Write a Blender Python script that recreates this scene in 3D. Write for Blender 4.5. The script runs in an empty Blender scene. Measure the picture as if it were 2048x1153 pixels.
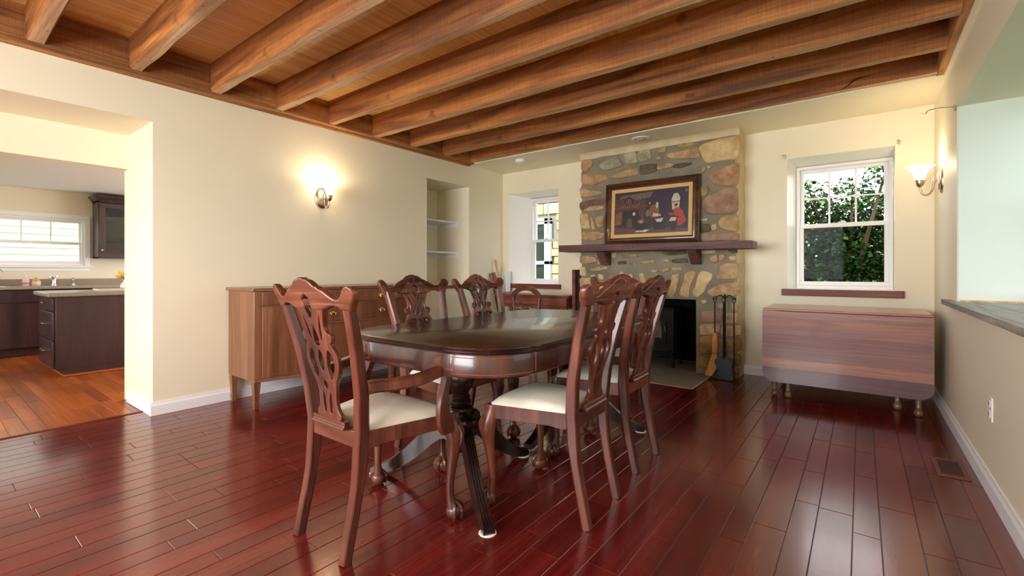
import bpy, bmesh, math, random
from mathutils import Vector, Matrix, noise
random.seed(7)
C = bpy.context.scene.collection
PI = math.pi
R = math.radians

# ------------------------------------------------------------------ camera, sky, exposure
cam_d = bpy.data.cameras.new('camera'); cam = bpy.data.objects.new('camera', cam_d); C.objects.link(cam)
cam.location = (4.147, 0.0, 1.06); cam.rotation_euler = (R(90), 0, R(37.17))
cam_d.sensor_width = 36; cam_d.lens = 36*920.5/2048; cam_d.shift_y = -33.5/2048
cam_d.clip_start = 0.05; cam_d.clip_end = 200
bpy.context.scene.camera = cam
sc = bpy.context.scene
sc.view_settings.view_transform = 'Standard'; sc.view_settings.look = 'None'
sc.view_settings.gamma = 1; sc.view_settings.use_curve_mapping = False
sc.view_settings.exposure = 0.25
try:
    sc.cycles.use_denoising = True
    sc.cycles.max_bounces = 8; sc.cycles.diffuse_bounces = 5; sc.cycles.glossy_bounces = 4
    sc.cycles.sample_clamp_indirect = 6; sc.cycles.caustics_reflective = False; sc.cycles.caustics_refractive = False
except Exception: pass
w = bpy.data.worlds.new('overcast_sky'); sc.world = w; w.use_nodes = True
nt = w.node_tree; bg = nt.nodes['Background']
tc = nt.nodes.new('ShaderNodeTexCoord'); sep = nt.nodes.new('ShaderNodeSeparateXYZ'); rmp = nt.nodes.new('ShaderNodeValToRGB')
nt.links.new(tc.outputs['Generated'], sep.inputs[0]); nt.links.new(sep.outputs['Z'], rmp.inputs[0]); nt.links.new(rmp.outputs[0], bg.inputs[0])
rmp.color_ramp.elements[0].color = (1, 1, 0.98, 1); rmp.color_ramp.elements[1].color = (0.72, 0.86, 1, 1)
bg.inputs[1].default_value = 4.0

def area(name, loc, rot, sx, sy, power, col=(1, 1, 1), spread=180):
    d = bpy.data.lights.new(name, 'AREA'); d.shape = 'RECTANGLE'; d.size = sx; d.size_y = sy; d.energy = power; d.color = col; d.spread = R(spread)
    o = bpy.data.objects.new(name, d); C.objects.link(o); o.location = loc; o.rotation_euler = rot; return o
sd = bpy.data.lights.new('sun', 'SUN'); sd.energy = 4.5; sd.angle = R(1.5); sd.color = (1, .95, .86); so = bpy.data.objects.new('sun', sd); C.objects.link(so); so.rotation_euler = (R(43), 0, R(-14))
# added fill lamps, each in the plane of an added, unseen window
area('added_fill_rear', (2.2, -2.28, 1.45), (R(90), 0, 0), 3.2, 1.4, 200, (0.97, 0.98, 1.0))
area('added_fill_kitchen', (-2.6, 4.04, 1.3), (R(-90), 0, 0), 2.7, 1.4, 85, (1.0, 0.97, 0.93))

# ------------------------------------------------------------------ object helpers
def link(name, data, parent=None):
    o = bpy.data.objects.new(name, data); C.objects.link(o)
    if parent: o.parent = parent
    return o
def wloc(o):
    v = Vector((0, 0, 0))
    while o is not None: v += o.location; o = o.parent
    return v
def tag(o, label, cat, group=None):
    o['label'] = label; o['category'] = cat
    if group: o['group'] = group
    return o
def thing(name, label, cat, loc=(0, 0, 0), rz=0, group=None):
    o = link(name, None); o.location = loc; o.rotation_euler = (0, 0, rz); o.empty_display_size = 0.1
    return tag(o, label, cat, group)
def kids(o): return [c for c in bpy.data.objects if c.parent == o]
def copy_tree(o, parent=None):
    ch = kids(o); c = o.copy(); C.objects.link(c); c.parent = parent
    for k in ch: copy_tree(k, c)
    return c

class MB:
    def __init__(s): s.bm = bmesh.new(); s.mi = 0; s.col = None
    def _f(s, vs):
        try:
            f = s.bm.faces.new(vs); f.material_index = s.mi; return f
        except ValueError: return None
    def v(s, p): return s.bm.verts.new(p)
    def quad(s, *pts): return s._f([s.v(p) for p in pts])
    def box(s, x0, x1, y0, y1, z0, z1, M=None):
        P = [(x, y, z) for z in (z0, z1) for y in (y0, y1) for x in (x0, x1)]
        if M: P = [M @ Vector(p) for p in P]
        V = [s.v(p) for p in P]
        for q in ((0, 2, 3, 1), (4, 5, 7, 6), (0, 1, 5, 4), (2, 6, 7, 3), (0, 4, 6, 2), (1, 3, 7, 5)): s._f([V[i] for i in q])
        return s
    def cbox(s, c, d, M=None):
        return s.box(c[0]-d[0]/2, c[0]+d[0]/2, c[1]-d[1]/2, c[1]+d[1]/2, c[2]-d[2]/2, c[2]+d[2]/2, M)
    def rings(s, rs, cap0=True, cap1=True, closed=True):
        L = [[s.v(p) for p in r] for r in rs]; n = len(L[0])
        for a, b in zip(L, L[1:]):
            for i in range(n if closed else n-1): s._f([a[i], a[(i+1) % n], b[(i+1) % n], b[i]])
        if cap0: s._f(L[0][::-1])
        if cap1: s._f(L[-1])
        return s
    def prism(s, poly, axis, a0, a1, M=None):
        def P(p, a):
            q = {'z': (p[0], p[1], a), 'y': (p[0], a, p[1]), 'x': (a, p[0], p[1])}[axis]
            return M @ Vector(q) if M else q
        return s.rings([[P(p, a0) for p in poly], [P(p, a1) for p in poly]])
    def tube(s, pts, r, n=10, caps=True, closed=False):
        pts = [Vector(p) for p in pts]; m = len(pts)
        rr = r if isinstance(r, (list, tuple)) else [r]*m
        rs = []; up = None
        for i, p in enumerate(pts):
            if closed: t = pts[(i+1) % m]-pts[i-1]
            else: t = pts[min(i+1, m-1)]-pts[max(i-1, 0)]
            t.normalize()
            if up is None:
                up = Vector((0, 0, 1)) if abs(t.z) < 0.9 else Vector((1, 0, 0))
            x = up.cross(t)
            if x.length < 1e-5: x = Vector((1, 0, 0)).cross(t)
            x.normalize(); y = t.cross(x); up = y
            rs.append([p+(x*math.cos(2*PI*k/n)+y*math.sin(2*PI*k/n))*rr[i] for k in range(n)])
        if closed: rs.append(rs[0]); return s.rings(rs, False, False)
        return s.rings(rs, caps, caps)
    def sweep(s, pts, secs, xax=(1, 0, 0)):
        """secs[i]: list of 2D points (a along xax, b along the normal)"""
        pts = [Vector(p) for p in pts]; m = len(pts); X = Vector(xax).normalized(); rs = []
        for i, p in enumerate(pts):
            t = (pts[min(i+1, m-1)]-pts[max(i-1, 0)]).normalized()
            N = t.cross(X).normalized()
            rs.append([p+X*a+N*b for a, b in secs[i]])
        return s.rings(rs)
    def lathe(s, prof, c=(0, 0, 0), n=24, M=None):
        rs = []
        for r, z in prof:
            ring = [Vector((c[0]+max(r, 1e-4)*math.cos(2*PI*k/n), c[1]+max(r, 1e-4)*math.sin(2*PI*k/n), c[2]+z)) for k in range(n)]
            if M: ring = [M @ p for p in ring]
            rs.append(ring)
        return s.rings(rs)
    def ball(s, c, r, sc=(1, 1, 1), n=14):
        pr = [(r*math.sin(PI*i/8), -r*math.cos(PI*i/8)) for i in range(9)]
        rs = [[Vector((c[0]+max(a, 1e-4)*sc[0]*math.cos(2*PI*k/n), c[1]+max(a, 1e-4)*sc[1]*math.sin(2*PI*k/n), c[2]+b*sc[2])) for k in range(n)] for a, b in pr]
        return s.rings(rs)
    def mesh(s, me, M=None):
        b2 = bmesh.new(); b2.from_mesh(me)
        if M: b2.transform(M)
        mp = {v: s.v(v.co) for v in b2.verts}
        for f in b2.faces:
            s._f([mp[v] for v in f.verts])
        b2.free(); return s
    def build(s, name, mats, parent=None, bevel=0, world=True, smooth=35, seg=2, rec=True):
        if rec: bmesh.ops.recalc_face_normals(s.bm, faces=s.bm.faces)
        me = bpy.data.meshes.new(name); off = Vector((0, 0, 0))
        if parent is not None:
            if world: off = wloc(parent)
        elif world:
            xs = [v.co for v in s.bm.verts]
            off = Vector((sum(p.x for p in (min(xs, key=lambda q: q.x), max(xs, key=lambda q: q.x)))/2,
                          sum(p.y for p in (min(xs, key=lambda q: q.y), max(xs, key=lambda q: q.y)))/2, min(p.z for p in xs)))
        s.bm.transform(Matrix.Translation(-off)); s.bm.to_mesh(me); s.bm.free()
        for m in (mats if isinstance(mats, (list, tuple)) else [mats]): me.materials.append(m)
        if smooth:
            for p in me.polygons: p.use_smooth = True
            me.set_sharp_from_angle(angle=R(smooth))
        o = link(name, me, parent)
        if parent is None: o.location = off
        if bevel:
            b = o.modifiers.new('bevel', 'BEVEL'); b.width = bevel; b.segments = seg; b.limit_method = 'ANGLE'; b.angle_limit = R(40)
        return o
def st(o):
    o['kind'] = 'structure'; return o
def chaikin(P, n=2, closed=True):
    for _ in range(n):
        Q = []
        m = len(P)
        for i in range(m if closed else m-1):
            a, b = P[i], P[(i+1) % m]
            Q += [tuple(x*.75+y*.25 for x, y in zip(a, b)), tuple(x*.25+y*.75 for x, y in zip(a, b))]
        P = Q if closed else [P[0]]+Q+[P[-1]]
    return P
def flat(outer, holes, th, bev=0.002):
    cu = bpy.data.curves.new('tmp', 'CURVE'); cu.dimensions = '2D'; cu.fill_mode = 'BOTH'; cu.extrude = th/2-bev; cu.bevel_depth = bev; cu.bevel_resolution = 1
    for P in [outer]+holes:
        sp = cu.splines.new('POLY'); sp.points.add(len(P)-1)
        for q, p in zip(sp.points, P): q.co = (p[0], p[1], 0, 1)
        sp.use_cyclic_u = True
    o = bpy.data.objects.new('tmp', cu); C.objects.link(o)
    dg = bpy.context.evaluated_depsgraph_get()
    me = bpy.data.meshes.new_from_object(o.evaluated_get(dg))
    bpy.data.objects.remove(o); bpy.data.curves.remove(cu)
    return me
def mir(P): return [(-x, z) for x, z in P][::-1]

# ------------------------------------------------------------------ materials
def srgb(r, g, b):
    f = lambda c: (c/12.92 if c <= .04045 else ((c+.055)/1.055)**2.4)
    return (f(r/255), f(g/255), f(b/255), 1)
MATS = {}
def mat(name, col, rough=.5, metal=0, coat=0, spec=None, emit=None, trans=0, bump=0, bscale=60, var=0, vscale=8):
    m = bpy.data.materials.new(name); m.use_nodes = True; nt = m.node_tree; b = nt.nodes['Principled BSDF']
    b.inputs['Base Color'].default_value = col; b.inputs['Roughness'].default_value = rough; b.inputs['Metallic'].default_value = metal
    b.inputs['Coat Weight'].default_value = coat; b.inputs['Coat Roughness'].default_value = .1
    if spec is not None: b.inputs['Specular IOR Level'].default_value = spec
    if emit: b.inputs['Emission Color'].default_value = emit[0]; b.inputs['Emission Strength'].default_value = emit[1]
    if trans: b.inputs['Transmission Weight'].default_value = trans
    tc = nt.nodes.new('ShaderNodeTexCoord')
    if bump or var:
        nz = nt.nodes.new('ShaderNodeTexNoise'); nz.inputs['Scale'].default_value = bscale; nz.inputs['Detail'].default_value = 4
        nt.links.new(tc.outputs['Object'], nz.inputs['Vector'])
    if bump:
        bp = nt.nodes.new('ShaderNodeBump'); bp.inputs['Strength'].default_value = bump; bp.inputs['Distance'].default_value = .01
        nt.links.new(nz.outputs[0], bp.inputs['Height']); nt.links.new(bp.outputs[0], b.inputs['Normal'])
    if var:
        n2 = nt.nodes.new('ShaderNodeTexNoise'); n2.inputs['Scale'].default_value = vscale; n2.inputs['Detail'].default_value = 5
        nt.links.new(tc.outputs['Object'], n2.inputs['Vector'])
        rp = nt.nodes.new('ShaderNodeValToRGB'); rp.color_ramp.elements[0].position = .3; rp.color_ramp.elements[1].position = .7
        k0, k1 = 1-var, 1+var
        rp.color_ramp.elements[0].color = (col[0]*k0, col[1]*k0, col[2]*k0, 1); rp.color_ramp.elements[1].color = (min(1, col[0]*k1), min(1, col[1]*k1), min(1, col[2]*k1), 1)
        nt.links.new(n2.outputs[0], rp.inputs[0]); nt.links.new(rp.outputs[0], b.inputs['Base Color'])
    MATS[name] = m; return m
def wood(name, dark, mid, light, axis='x', scale=1, rough=.35, coat=0, fine=1, bump=.05, knots=0, attr=None, saw=0, spec=.5, stint=(1, 1, 1, 1)):
    """grain stretched along one local axis"""
    m = bpy.data.materials.new(name); m.use_nodes = True; nt = m.node_tree; N = nt.nodes; L = nt.links; b = N['Principled BSDF']
    b.inputs['Specular IOR Level'].default_value = spec; b.inputs['Specular Tint'].default_value = stint
    b.inputs['Roughness'].default_value = rough; b.inputs['Coat Weight'].default_value = coat; b.inputs['Coat Roughness'].default_value = .08
    tc = N.new('ShaderNodeTexCoord'); mp = N.new('ShaderNodeMapping'); L.new(tc.outputs['Object'], mp.inputs[0])
    s = [9*scale]*3; s['xyz'.index(axis)] = .7*scale; mp.inputs['Scale'].default_value = s
    oi = N.new('ShaderNodeObjectInfo'); ml = N.new('ShaderNodeMath'); ml.operation = 'MULTIPLY'; ml.inputs[1].default_value = 37
    L.new(oi.outputs['Random'], ml.inputs[0])
    cb = N.new('ShaderNodeCombineXYZ')
    for i in range(3): L.new(ml.outputs[0], cb.inputs[i])
    L.new(cb.outputs[0], mp.inputs['Location'])
    n1 = N.new('ShaderNodeTexNoise'); n1.inputs['Scale'].default_value = 1; n1.inputs['Detail'].default_value = 6; n1.inputs['Distortion'].default_value = 1.2
    L.new(mp.outputs[0], n1.inputs['Vector'])
    rp = N.new('ShaderNodeValToRGB'); e = rp.color_ramp.elements; e[0].position = .30; e[1].position = .72
    e[0].color = dark; e[1].color = light; x = e.new(.5); x.color = mid
    L.new(n1.outputs[0], rp.inputs[0])
    mp2 = N.new('ShaderNodeMapping'); L.new(tc.outputs['Object'], mp2.inputs[0])
    s2 = [120*fine]*3; s2['xyz'.index(axis)] = 3*fine; mp2.inputs['Scale'].default_value = s2
    n2 = N.new('ShaderNodeTexNoise'); n2.inputs['Scale'].default_value = 1; n2.inputs['Detail'].default_value = 3; L.new(mp2.outputs[0], n2.inputs['Vector'])
    mx = N.new('ShaderNodeMix'); mx.data_type = 'RGBA'; mx.blend_type = 'MULTIPLY'; mx.inputs[0].default_value = .45
    r2 = N.new('ShaderNodeValToRGB'); r2.color_ramp.elements[0].position = .35; r2.color_ramp.elements[0].color = (.45, .42, .4, 1); r2.color_ramp.elements[1].position = .6
    L.new(n2.outputs[0], r2.inputs[0]); L.new(rp.outputs[0], mx.inputs[6]); L.new(r2.outputs[0], mx.inputs[7])
    out = mx.outputs[2]
    if knots:
        n3 = N.new('ShaderNodeTexNoise'); n3.inputs['Scale'].default_value = knots; n3.inputs['Detail'].default_value = 2; L.new(tc.outputs['Object'], n3.inputs['Vector'])
        r3 = N.new('ShaderNodeValToRGB'); r3.color_ramp.elements[0].position = .24; r3.color_ramp.elements[0].color = (.30, .25, .21, 1); r3.color_ramp.elements[1].position = .33
        L.new(n3.outputs[0], r3.inputs[0])
        m3 = N.new('ShaderNodeMix'); m3.data_type = 'RGBA'; m3.blend_type = 'MULTIPLY'; m3.inputs[0].default_value = .8
        L.new(out, m3.inputs[6]); L.new(r3.outputs[0], m3.inputs[7]); out = m3.outputs[2]
    if saw:
        mp4 = N.new('ShaderNodeMapping'); L.new(tc.outputs['Object'], mp4.inputs[0])
        s4 = [6]*3; s4['xyz'.index(axis)] = 150; mp4.inputs['Scale'].default_value = s4
        n4 = N.new('ShaderNodeTexNoise'); n4.inputs['Scale'].default_value = 1; n4.inputs['Detail'].default_value = 2; L.new(mp4.outputs[0], n4.inputs['Vector'])
        r4 = N.new('ShaderNodeValToRGB'); r4.color_ramp.elements[0].position = .38; r4.color_ramp.elements[0].color = (.5, .5, .5, 1); r4.color_ramp.elements[1].position = .6
        L.new(n4.outputs[0], r4.inputs[0])
        m4 = N.new('ShaderNodeMix'); m4.data_type = 'RGBA'; m4.blend_type = 'MULTIPLY'; m4.inputs[0].default_value = saw
        L.new(out, m4.inputs[6]); L.new(r4.outputs[0], m4.inputs[7]); out = m4.outputs[2]
    if attr:
        at = N.new('ShaderNodeAttribute'); at.attribute_name = attr
        m5 = N.new('ShaderNodeMix'); m5.data_type = 'RGBA'; m5.blend_type = 'MULTIPLY'; m5.inputs[0].default_value = 1
        L.new(out, m5.inputs[6]); L.new(at.outputs['Color'], m5.inputs[7]); out = m5.outputs[2]
    L.new(out, b.inputs['Base Color'])
    if bump:
        bp = N.new('ShaderNodeBump'); bp.inputs['Strength'].default_value = bump; bp.inputs['Distance'].default_value = .004
        L.new(n2.outputs[0], bp.inputs['Height']); L.new(bp.outputs[0], b.inputs['Normal'])
    MATS[name] = m; return m

PAINT = mat('cream_wall_paint', srgb(238, 229, 204), .5, bump=.03, bscale=9, var=.02, vscale=1.5)
WHITE = mat('white_gloss_paint', srgb(240, 238, 232), .35)
TRIM = mat('white_trim_paint', srgb(238, 238, 240), .4)
VINYL = mat('white_window_vinyl', srgb(238, 236, 236), .35)
KPAINT = mat('kitchen_beige_paint', srgb(230, 218, 198), .6)
KCEIL = mat('kitchen_ceiling_paint', srgb(228, 228, 228), .6)
CHAIR = wood('mahogany_chair_wood', srgb(58, 26, 18), srgb(98, 48, 34), srgb(132, 76, 54), 'z', 1, .34, .12)
CHAIRX = wood('mahogany_rail_wood', srgb(62, 30, 20), srgb(102, 52, 36), srgb(136, 80, 56), 'x', 1, .34, .12)
CARVED = CHAIR
TABLE = wood('dark_mahogany_table_wood', srgb(28, 12, 9), srgb(52, 24, 18), srgb(74, 36, 26), 'y', .8, .26, .2)
TABLEX = wood('dark_mahogany_apron_wood', srgb(36, 13, 10), srgb(64, 26, 18), srgb(92, 42, 27), 'z', .8, .28, .4)
PED = wood('black_brown_pedestal_wood', srgb(16, 7, 6), srgb(32, 14, 12), srgb(54, 28, 22), 'z', 1, .3, .4)
INLAY = mat('pale_string_inlay', srgb(150, 78, 42), .35)
SBOARD = wood('walnut_sideboard_wood', srgb(112, 66, 42), srgb(136, 86, 58), srgb(156, 106, 74), 'z', .8, .34, .25)
SBOARDX = wood('walnut_sideboard_top_wood', srgb(108, 66, 42), srgb(132, 86, 58), srgb(150, 102, 72), 'y', .8, .3, .3)
BRASS = mat('aged_brass', srgb(212, 172, 92), .28, 1)
NICKEL = mat('brushed_nickel', srgb(205, 190, 165), .3, 1)
FABRIC = mat('ivory_suede', srgb(226, 217, 200), .9, bump=.06, bscale=220, var=.09, vscale=9)
BEAM = wood('old_sawn_beam_wood', srgb(96, 52, 20), srgb(158, 92, 38), srgb(200, 130, 60), 'x', 1.0, .72, 0, .7, .35, knots=6, saw=.35)
BEAMY = wood('old_sawn_rim_wood', srgb(116, 70, 34), srgb(176, 114, 60), srgb(216, 156, 94), 'y', 1.0, .75, 0, .7, .35, knots=6, saw=.3)
BEAMU = wood('brightened_beam_underside_wood', srgb(160, 116, 78), srgb(204, 160, 118), srgb(228, 192, 152), 'x', 1.0, .7, 0, .6, .4, knots=22, saw=.25)  # paler speckled underside, colour brightened further to make up for weak floor bounce
PLY = wood('plywood_ceiling', srgb(228, 176, 104), srgb(240, 192, 120), srgb(248, 206, 140), 'y', .45, .55, 0, .35, .02)
SILLW = wood('red_brown_sill_wood', srgb(84, 38, 26), srgb(128, 66, 48), srgb(160, 92, 68), 'x', 1, .5, 0, 1, .2, saw=.4)
GREYW = wood('weathered_grey_wood', srgb(140, 133, 124), srgb(180, 171, 160), srgb(206, 198, 186), 'y', 1.2, .8, 0, .6, .6, saw=.6)
MANTEL = wood('rough_mantel_wood', srgb(70, 40, 38), srgb(108, 68, 62), srgb(136, 94, 86), 'x', 1, .6, 0, .8, .3, saw=.5)
DROPW = wood('cherry_drop_leaf_wood', srgb(170, 120, 102), srgb(188, 140, 122), srgb(204, 158, 136), 'x', .8, .32, .3, .8, .02, knots=2.2, attr='plank')
DESKW = wood('red_mahogany_desk_wood', srgb(92, 44, 34), srgb(134, 74, 58), srgb(160, 98, 78), 'x', 1, .35, .2)
FLOORW = wood('glossy_cherry_floor', srgb(82, 19, 18), srgb(106, 29, 26), srgb(124, 40, 34), 'y', .6, .19, .12, .5, .012, attr='plank', spec=1.0, stint=(1, .70, .64, 1))
KFLOOR = wood('orange_oak_kitchen_floor', srgb(140, 66, 22), srgb(168, 86, 34), srgb(188, 106, 48), 'x', .6, .28, .0, .5, .02, attr='plank')
GROOVE = mat('floor_groove', srgb(34, 8, 7), .6)
PALEW = wood('pale_pine', srgb(196, 150, 104), srgb(214, 172, 128), srgb(226, 188, 146), 'z', 1, .6)
FRAMEW = wood('dark_walnut_frame', srgb(48, 24, 12), srgb(84, 46, 24), srgb(112, 68, 38), 'x', 1, .35, .3)
KCAB = wood('espresso_cabinet', srgb(40, 22, 28), srgb(58, 34, 40), srgb(72, 44, 48), 'z', .5, .35, .2)
IRON = mat('black_wrought_iron', srgb(26, 27, 29), .45, .7)
STOVE = mat('black_stove_enamel', srgb(12, 14, 16), .55, 0, spec=.2)
SOOT = mat('sooty_firebox', srgb(15, 11, 9), .95, var=.3, vscale=6)
MORTAR = mat('grey_mortar', srgb(134, 126, 108), .95, bump=.5, bscale=40, var=.2, vscale=5)
SMEAR = mat('pale_mortar_edge', srgb(206, 190, 156), .95, bump=.4, bscale=22, var=.12, vscale=7)
TILE = mat('grey_stone_tile', srgb(136, 128, 116), .5, bump=.05, bscale=14, var=.16, vscale=5)
GROUT = mat('pale_grout', srgb(206, 198, 184), .9)
COUNTER = mat('speckled_grey_counter', srgb(150, 138, 126), .3, var=.15, vscale=60)
STEEL = mat('chrome_steel', srgb(215, 215, 220), .15, 1)
BLACK = mat('matte_black', srgb(14, 13, 13), .6)
PLASTIC = mat('white_plastic', srgb(236, 234, 226), .4)

def glass_mat(name, tint=(1, 1, 1, 1), k=.002):
    m = bpy.data.materials.new(name); m.use_nodes = True; nt = m.node_tree; N = nt.nodes; L = nt.links
    for n in list(N):
        if n.type != 'OUTPUT_MATERIAL': N.remove(n)
    out = [n for n in N if n.type == 'OUTPUT_MATERIAL'][0]
    tr = N.new('ShaderNodeBsdfTransparent'); tr.inputs[0].default_value = tint
    gl = N.new('ShaderNodeBsdfGlossy'); gl.inputs['Roughness'].default_value = .02
    mx = N.new('ShaderNodeMixShader'); mx.inputs[0].default_value = k
    L.new(tr.outputs[0], mx.inputs[1]); L.new(gl.outputs[0], mx.inputs[2]); L.new(mx.outputs[0], out.inputs[0])
    return m
GLASS = glass_mat('window_glass')
TINT = glass_mat('light_dimming_tinted_glass', (.64, .68, .66, 1), .002)  # tint added to dim the sky light through the unseen right-hand panes
SCREEN = glass_mat('insect_screen_glass', (.70, .72, .70, 1), .002)
DGLASS = glass_mat('cabinet_door_glass', (.5, .52, .55, 1), .05)

# ------------------------------------------------------------------ the setting: walls
def wall(name, axis, a0, a1, z0, z1, d0, d1, holes, m):
    """box grid with rectangular holes; axis = direction the wall runs along"""
    A = sorted({a0, a1, *[h[0] for h in holes], *[h[1] for h in holes]}); Z = sorted({z0, z1, *[h[2] for h in holes], *[h[3] for h in holes]})
    b = MB()
    solid = {}
    for i in range(len(A)-1):
        for j in range(len(Z)-1):
            ca, cz = (A[i]+A[i+1])/2, (Z[j]+Z[j+1])/2
            solid[i, j] = not any(h[0] < ca < h[1] and h[2] < cz < h[3] for h in holes)
    P = (lambda a, d, z: (a, d, z)) if axis == 'x' else (lambda a, d, z: (d, a, z))
    for (i, j), s in solid.items():
        if not s: continue
        q = [(A[i], Z[j]), (A[i+1], Z[j]), (A[i+1], Z[j+1]), (A[i], Z[j+1])]
        b.quad(*[P(a, d0, z) for a, z in q]); b.quad(*[P(a, d1, z) for a, z in q])
        for (di, dj, k) in ((-1, 0, (3, 0)), (1, 0, (1, 2)), (0, -1, (0, 1)), (0, 1, (2, 3))):
            if not solid.get((i+di, j+dj), False):
                (aa, za), (ab, zb) = q[k[0]], q[k[1]]
                b.quad(P(aa, d0, za), P(ab, d0, zb), P(ab, d1, zb), P(aa, d1, za))
    bmesh.ops.remove_doubles(b.bm, verts=b.bm.verts, dist=1e-5)
    return st(b.build(name, m, smooth=0))
W = 4.64; YB = 5.25
wall('wall_left', 'y', -2.2, 5.55, 0, 2.8, -.6, 0, [(-.6, 1.10, -1, 2.165), (3.78, 4.524, .885, 2.18)], PAINT)
b = MB(); b.box(-.66, -.6, 3.7, 4.6, .8, 2.3); st(b.build('wall_niche_back', PAINT))
b = MB(); b.box(-.72, -.6, -.7, 1.20, 1.89, 2.4); b.box(-.72, -.6, 1.10, 1.30, 0, 1.89); st(b.build('wall_header', PAINT))
wall('wall_back', 'x', -.6, 5.3, 0, 2.8, YB, 5.55, [(.112, .942, .885, 2.165), (3.567, 4.385, .887, 2.165), (1.83, 2.785, -1, .765)], PAINT)
wall('wall_right', 'y', -2.2, 5.25, 0, 2.8, W, 5.09, [(1.2, 4.1, .83, 2.12)], PAINT)
wall('wall_rear', 'x', 0, W, 0, 2.8, -2.35, -2.2, [(.5, 3.9, .7, 2.2)], PAINT)
# splayed plaster reveals of the two back windows
b = MB()
b.prism([(.112, YB), (.352, 5.47), (.352, 5.55), (.112, 5.55)], 'z', .885, 2.165)
b.prism([(.942, YB), (.862, 5.47), (.862, 5.55), (.942, 5.55)], 'z', .885, 2.165)
b.prism([(YB, 2.165), (5.47, 2.105), (5.55, 2.105), (5.55, 2.165)], 'x', .112, .942)
b.prism([(3.567, YB), (3.627, 5.45), (3.627, 5.55), (3.567, 5.55)], 'z', .887, 2.165)
b.prism([(YB, 2.165), (5.45, 2.107), (5.55, 2.107), (5.55, 2.165)], 'x', 3.567, 4.385)
st(b.build('wall_window_reveals', WHITE))
# kitchen shell
wall('wall_kitchen_far', 'y', -1.3, 4, -.1, 2.6, -4.9, -4.75, [(-.25, 1.56, 1.14, 1.80)], KPAINT)
wall('wall_kitchen_near', 'x', -4.9, -.6, -.1, 2.6, -1.45, -1.3, [(-4, -.9, .5, 2.05)], KPAINT)
wall('wall_kitchen_end', 'x', -4.9, -.6, -.1, 2.6, 4.0, 4.1, [(-4.0, -1.2, .55, 2.05)], KPAINT)
b = MB(); b.box(-4.9, -.72, -1.45, 4.1, 2.175, 2.3); st(b.build('ceiling_kitchen', KCEIL))

# ------------------------------------------------------------------ ceilings
b = MB()
xs = [0, .92, 2.14, 3.36, W]
for i in range(4):
    for k in range(-6, 9):
        ya, yb = .485+.497*(k-1), .485+.497*k
        b.box(xs[i]+.0012, xs[i+1]-.0012, max(-2.2, ya), min(4.46, yb), 2.675, 2.70)
b.mi = 1; b.box(-.1, W+.1, -2.3, 5.4, 2.70, 2.80)
st(b.build('ceiling', [PLY, BLACK]))
b = MB(); b.box(0, W, 4.50, YB, 2.47, 2.70); st(b.build('ceiling_soffit', PAINT))
b = MB(); b.box(0.0, .11, -2.2, 4.50, 2.475, 2.675)
b.box(0, .118, -2.2, 4.50, 2.46, 2.475); b.box(0, .05, -2.2, 4.50, 2.448, 2.46)
st(b.build('trim_1', BEAMY))
b = MB(); b.box(W-.06, W, -2.2, 4.50, 2.47, 2.675); b.mi = 1; b.box(W-.02, W, -2.2, 4.5, 2.455, 2.47); st(b.build('trim_2', [BEAMY, PAINT]))
ORD = ['nearest the fireplace wall, along the soffit edge', 'second from the fireplace wall', 'third from the fireplace wall', 'fourth from the fireplace wall', 'fifth from the fireplace wall',
       'sixth from the fireplace wall', 'seventh from the fireplace wall', 'eighth from the fireplace wall, over the kitchen opening', 'ninth from the fireplace wall, cut by the top left corner', 'tenth from the fireplace wall', 'eleventh from the fireplace wall', 'twelfth from the fireplace wall', 'thirteenth from the fireplace wall']
def beam(k):
    y0 = .44+.497*k; rnd = random.Random(k*13+5); wdt = .082+rnd.uniform(-.006, .008) if k < 8 else .07
    zb = 2.462+rnd.uniform(-.004, .004); zt = 2.675
    if k == 8: zb = 2.475
    b = MB(); n = 46; rs = []
    for i in range(n+1):
        x = .118+(W-.06-.118)*i/n
        f = lambda s: noise.noise((x*1.7, k*7.1+s, s*3.3))*.011+noise.noise((x*7, k*5+s, 2))*.0035
        ya, yb2 = y0+f(1)*.6, y0+wdt+f(2)
        za, zb2 = zb+abs(f(3))*1.0, zb+abs(f(4))*.8
        c = .006+abs(f(5))*1.1
        rs.append([(x, y0, zt), (x, ya, za+c*1.6), (x, ya+c, za), (x, yb2-c, zb2), (x, yb2, zb2+c*1.4), (x, y0+wdt, zt)])
    b.rings(rs)
    b.bm.normal_update()
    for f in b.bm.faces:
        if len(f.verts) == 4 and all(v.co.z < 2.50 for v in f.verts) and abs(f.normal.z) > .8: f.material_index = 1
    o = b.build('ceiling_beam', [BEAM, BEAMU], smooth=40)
    tag(o, 'exposed rough-sawn ceiling beam, '+ORD[8-k], 'beam', 'exposed ceiling beams')
    if k == 8:
        b = MB(); b.tube([(4.03, y0-.002, 2.482), (4.065, y0-.002, 2.496), (4.10, y0-.002, 2.530), (4.135, y0-.002, 2.540), (4.21, y0-.001, 2.545)], [.002, .005, .006, .005, .001], 6)
        b.build('split_crack', BLACK, o)['label'] = 'dark curved crack in the beam face'
    return o
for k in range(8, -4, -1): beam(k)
b = MB()
for x, y, z in ((3.02, 3.927, 2.50),):
    b.box(x-.035, x+.035, y-.012, y+.003, z-.012, z+.03)
tag(b.build('beam_peg_block', BEAM, bevel=.003), 'small square wooden peg end on the second ceiling beam', 'wooden peg')

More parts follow.
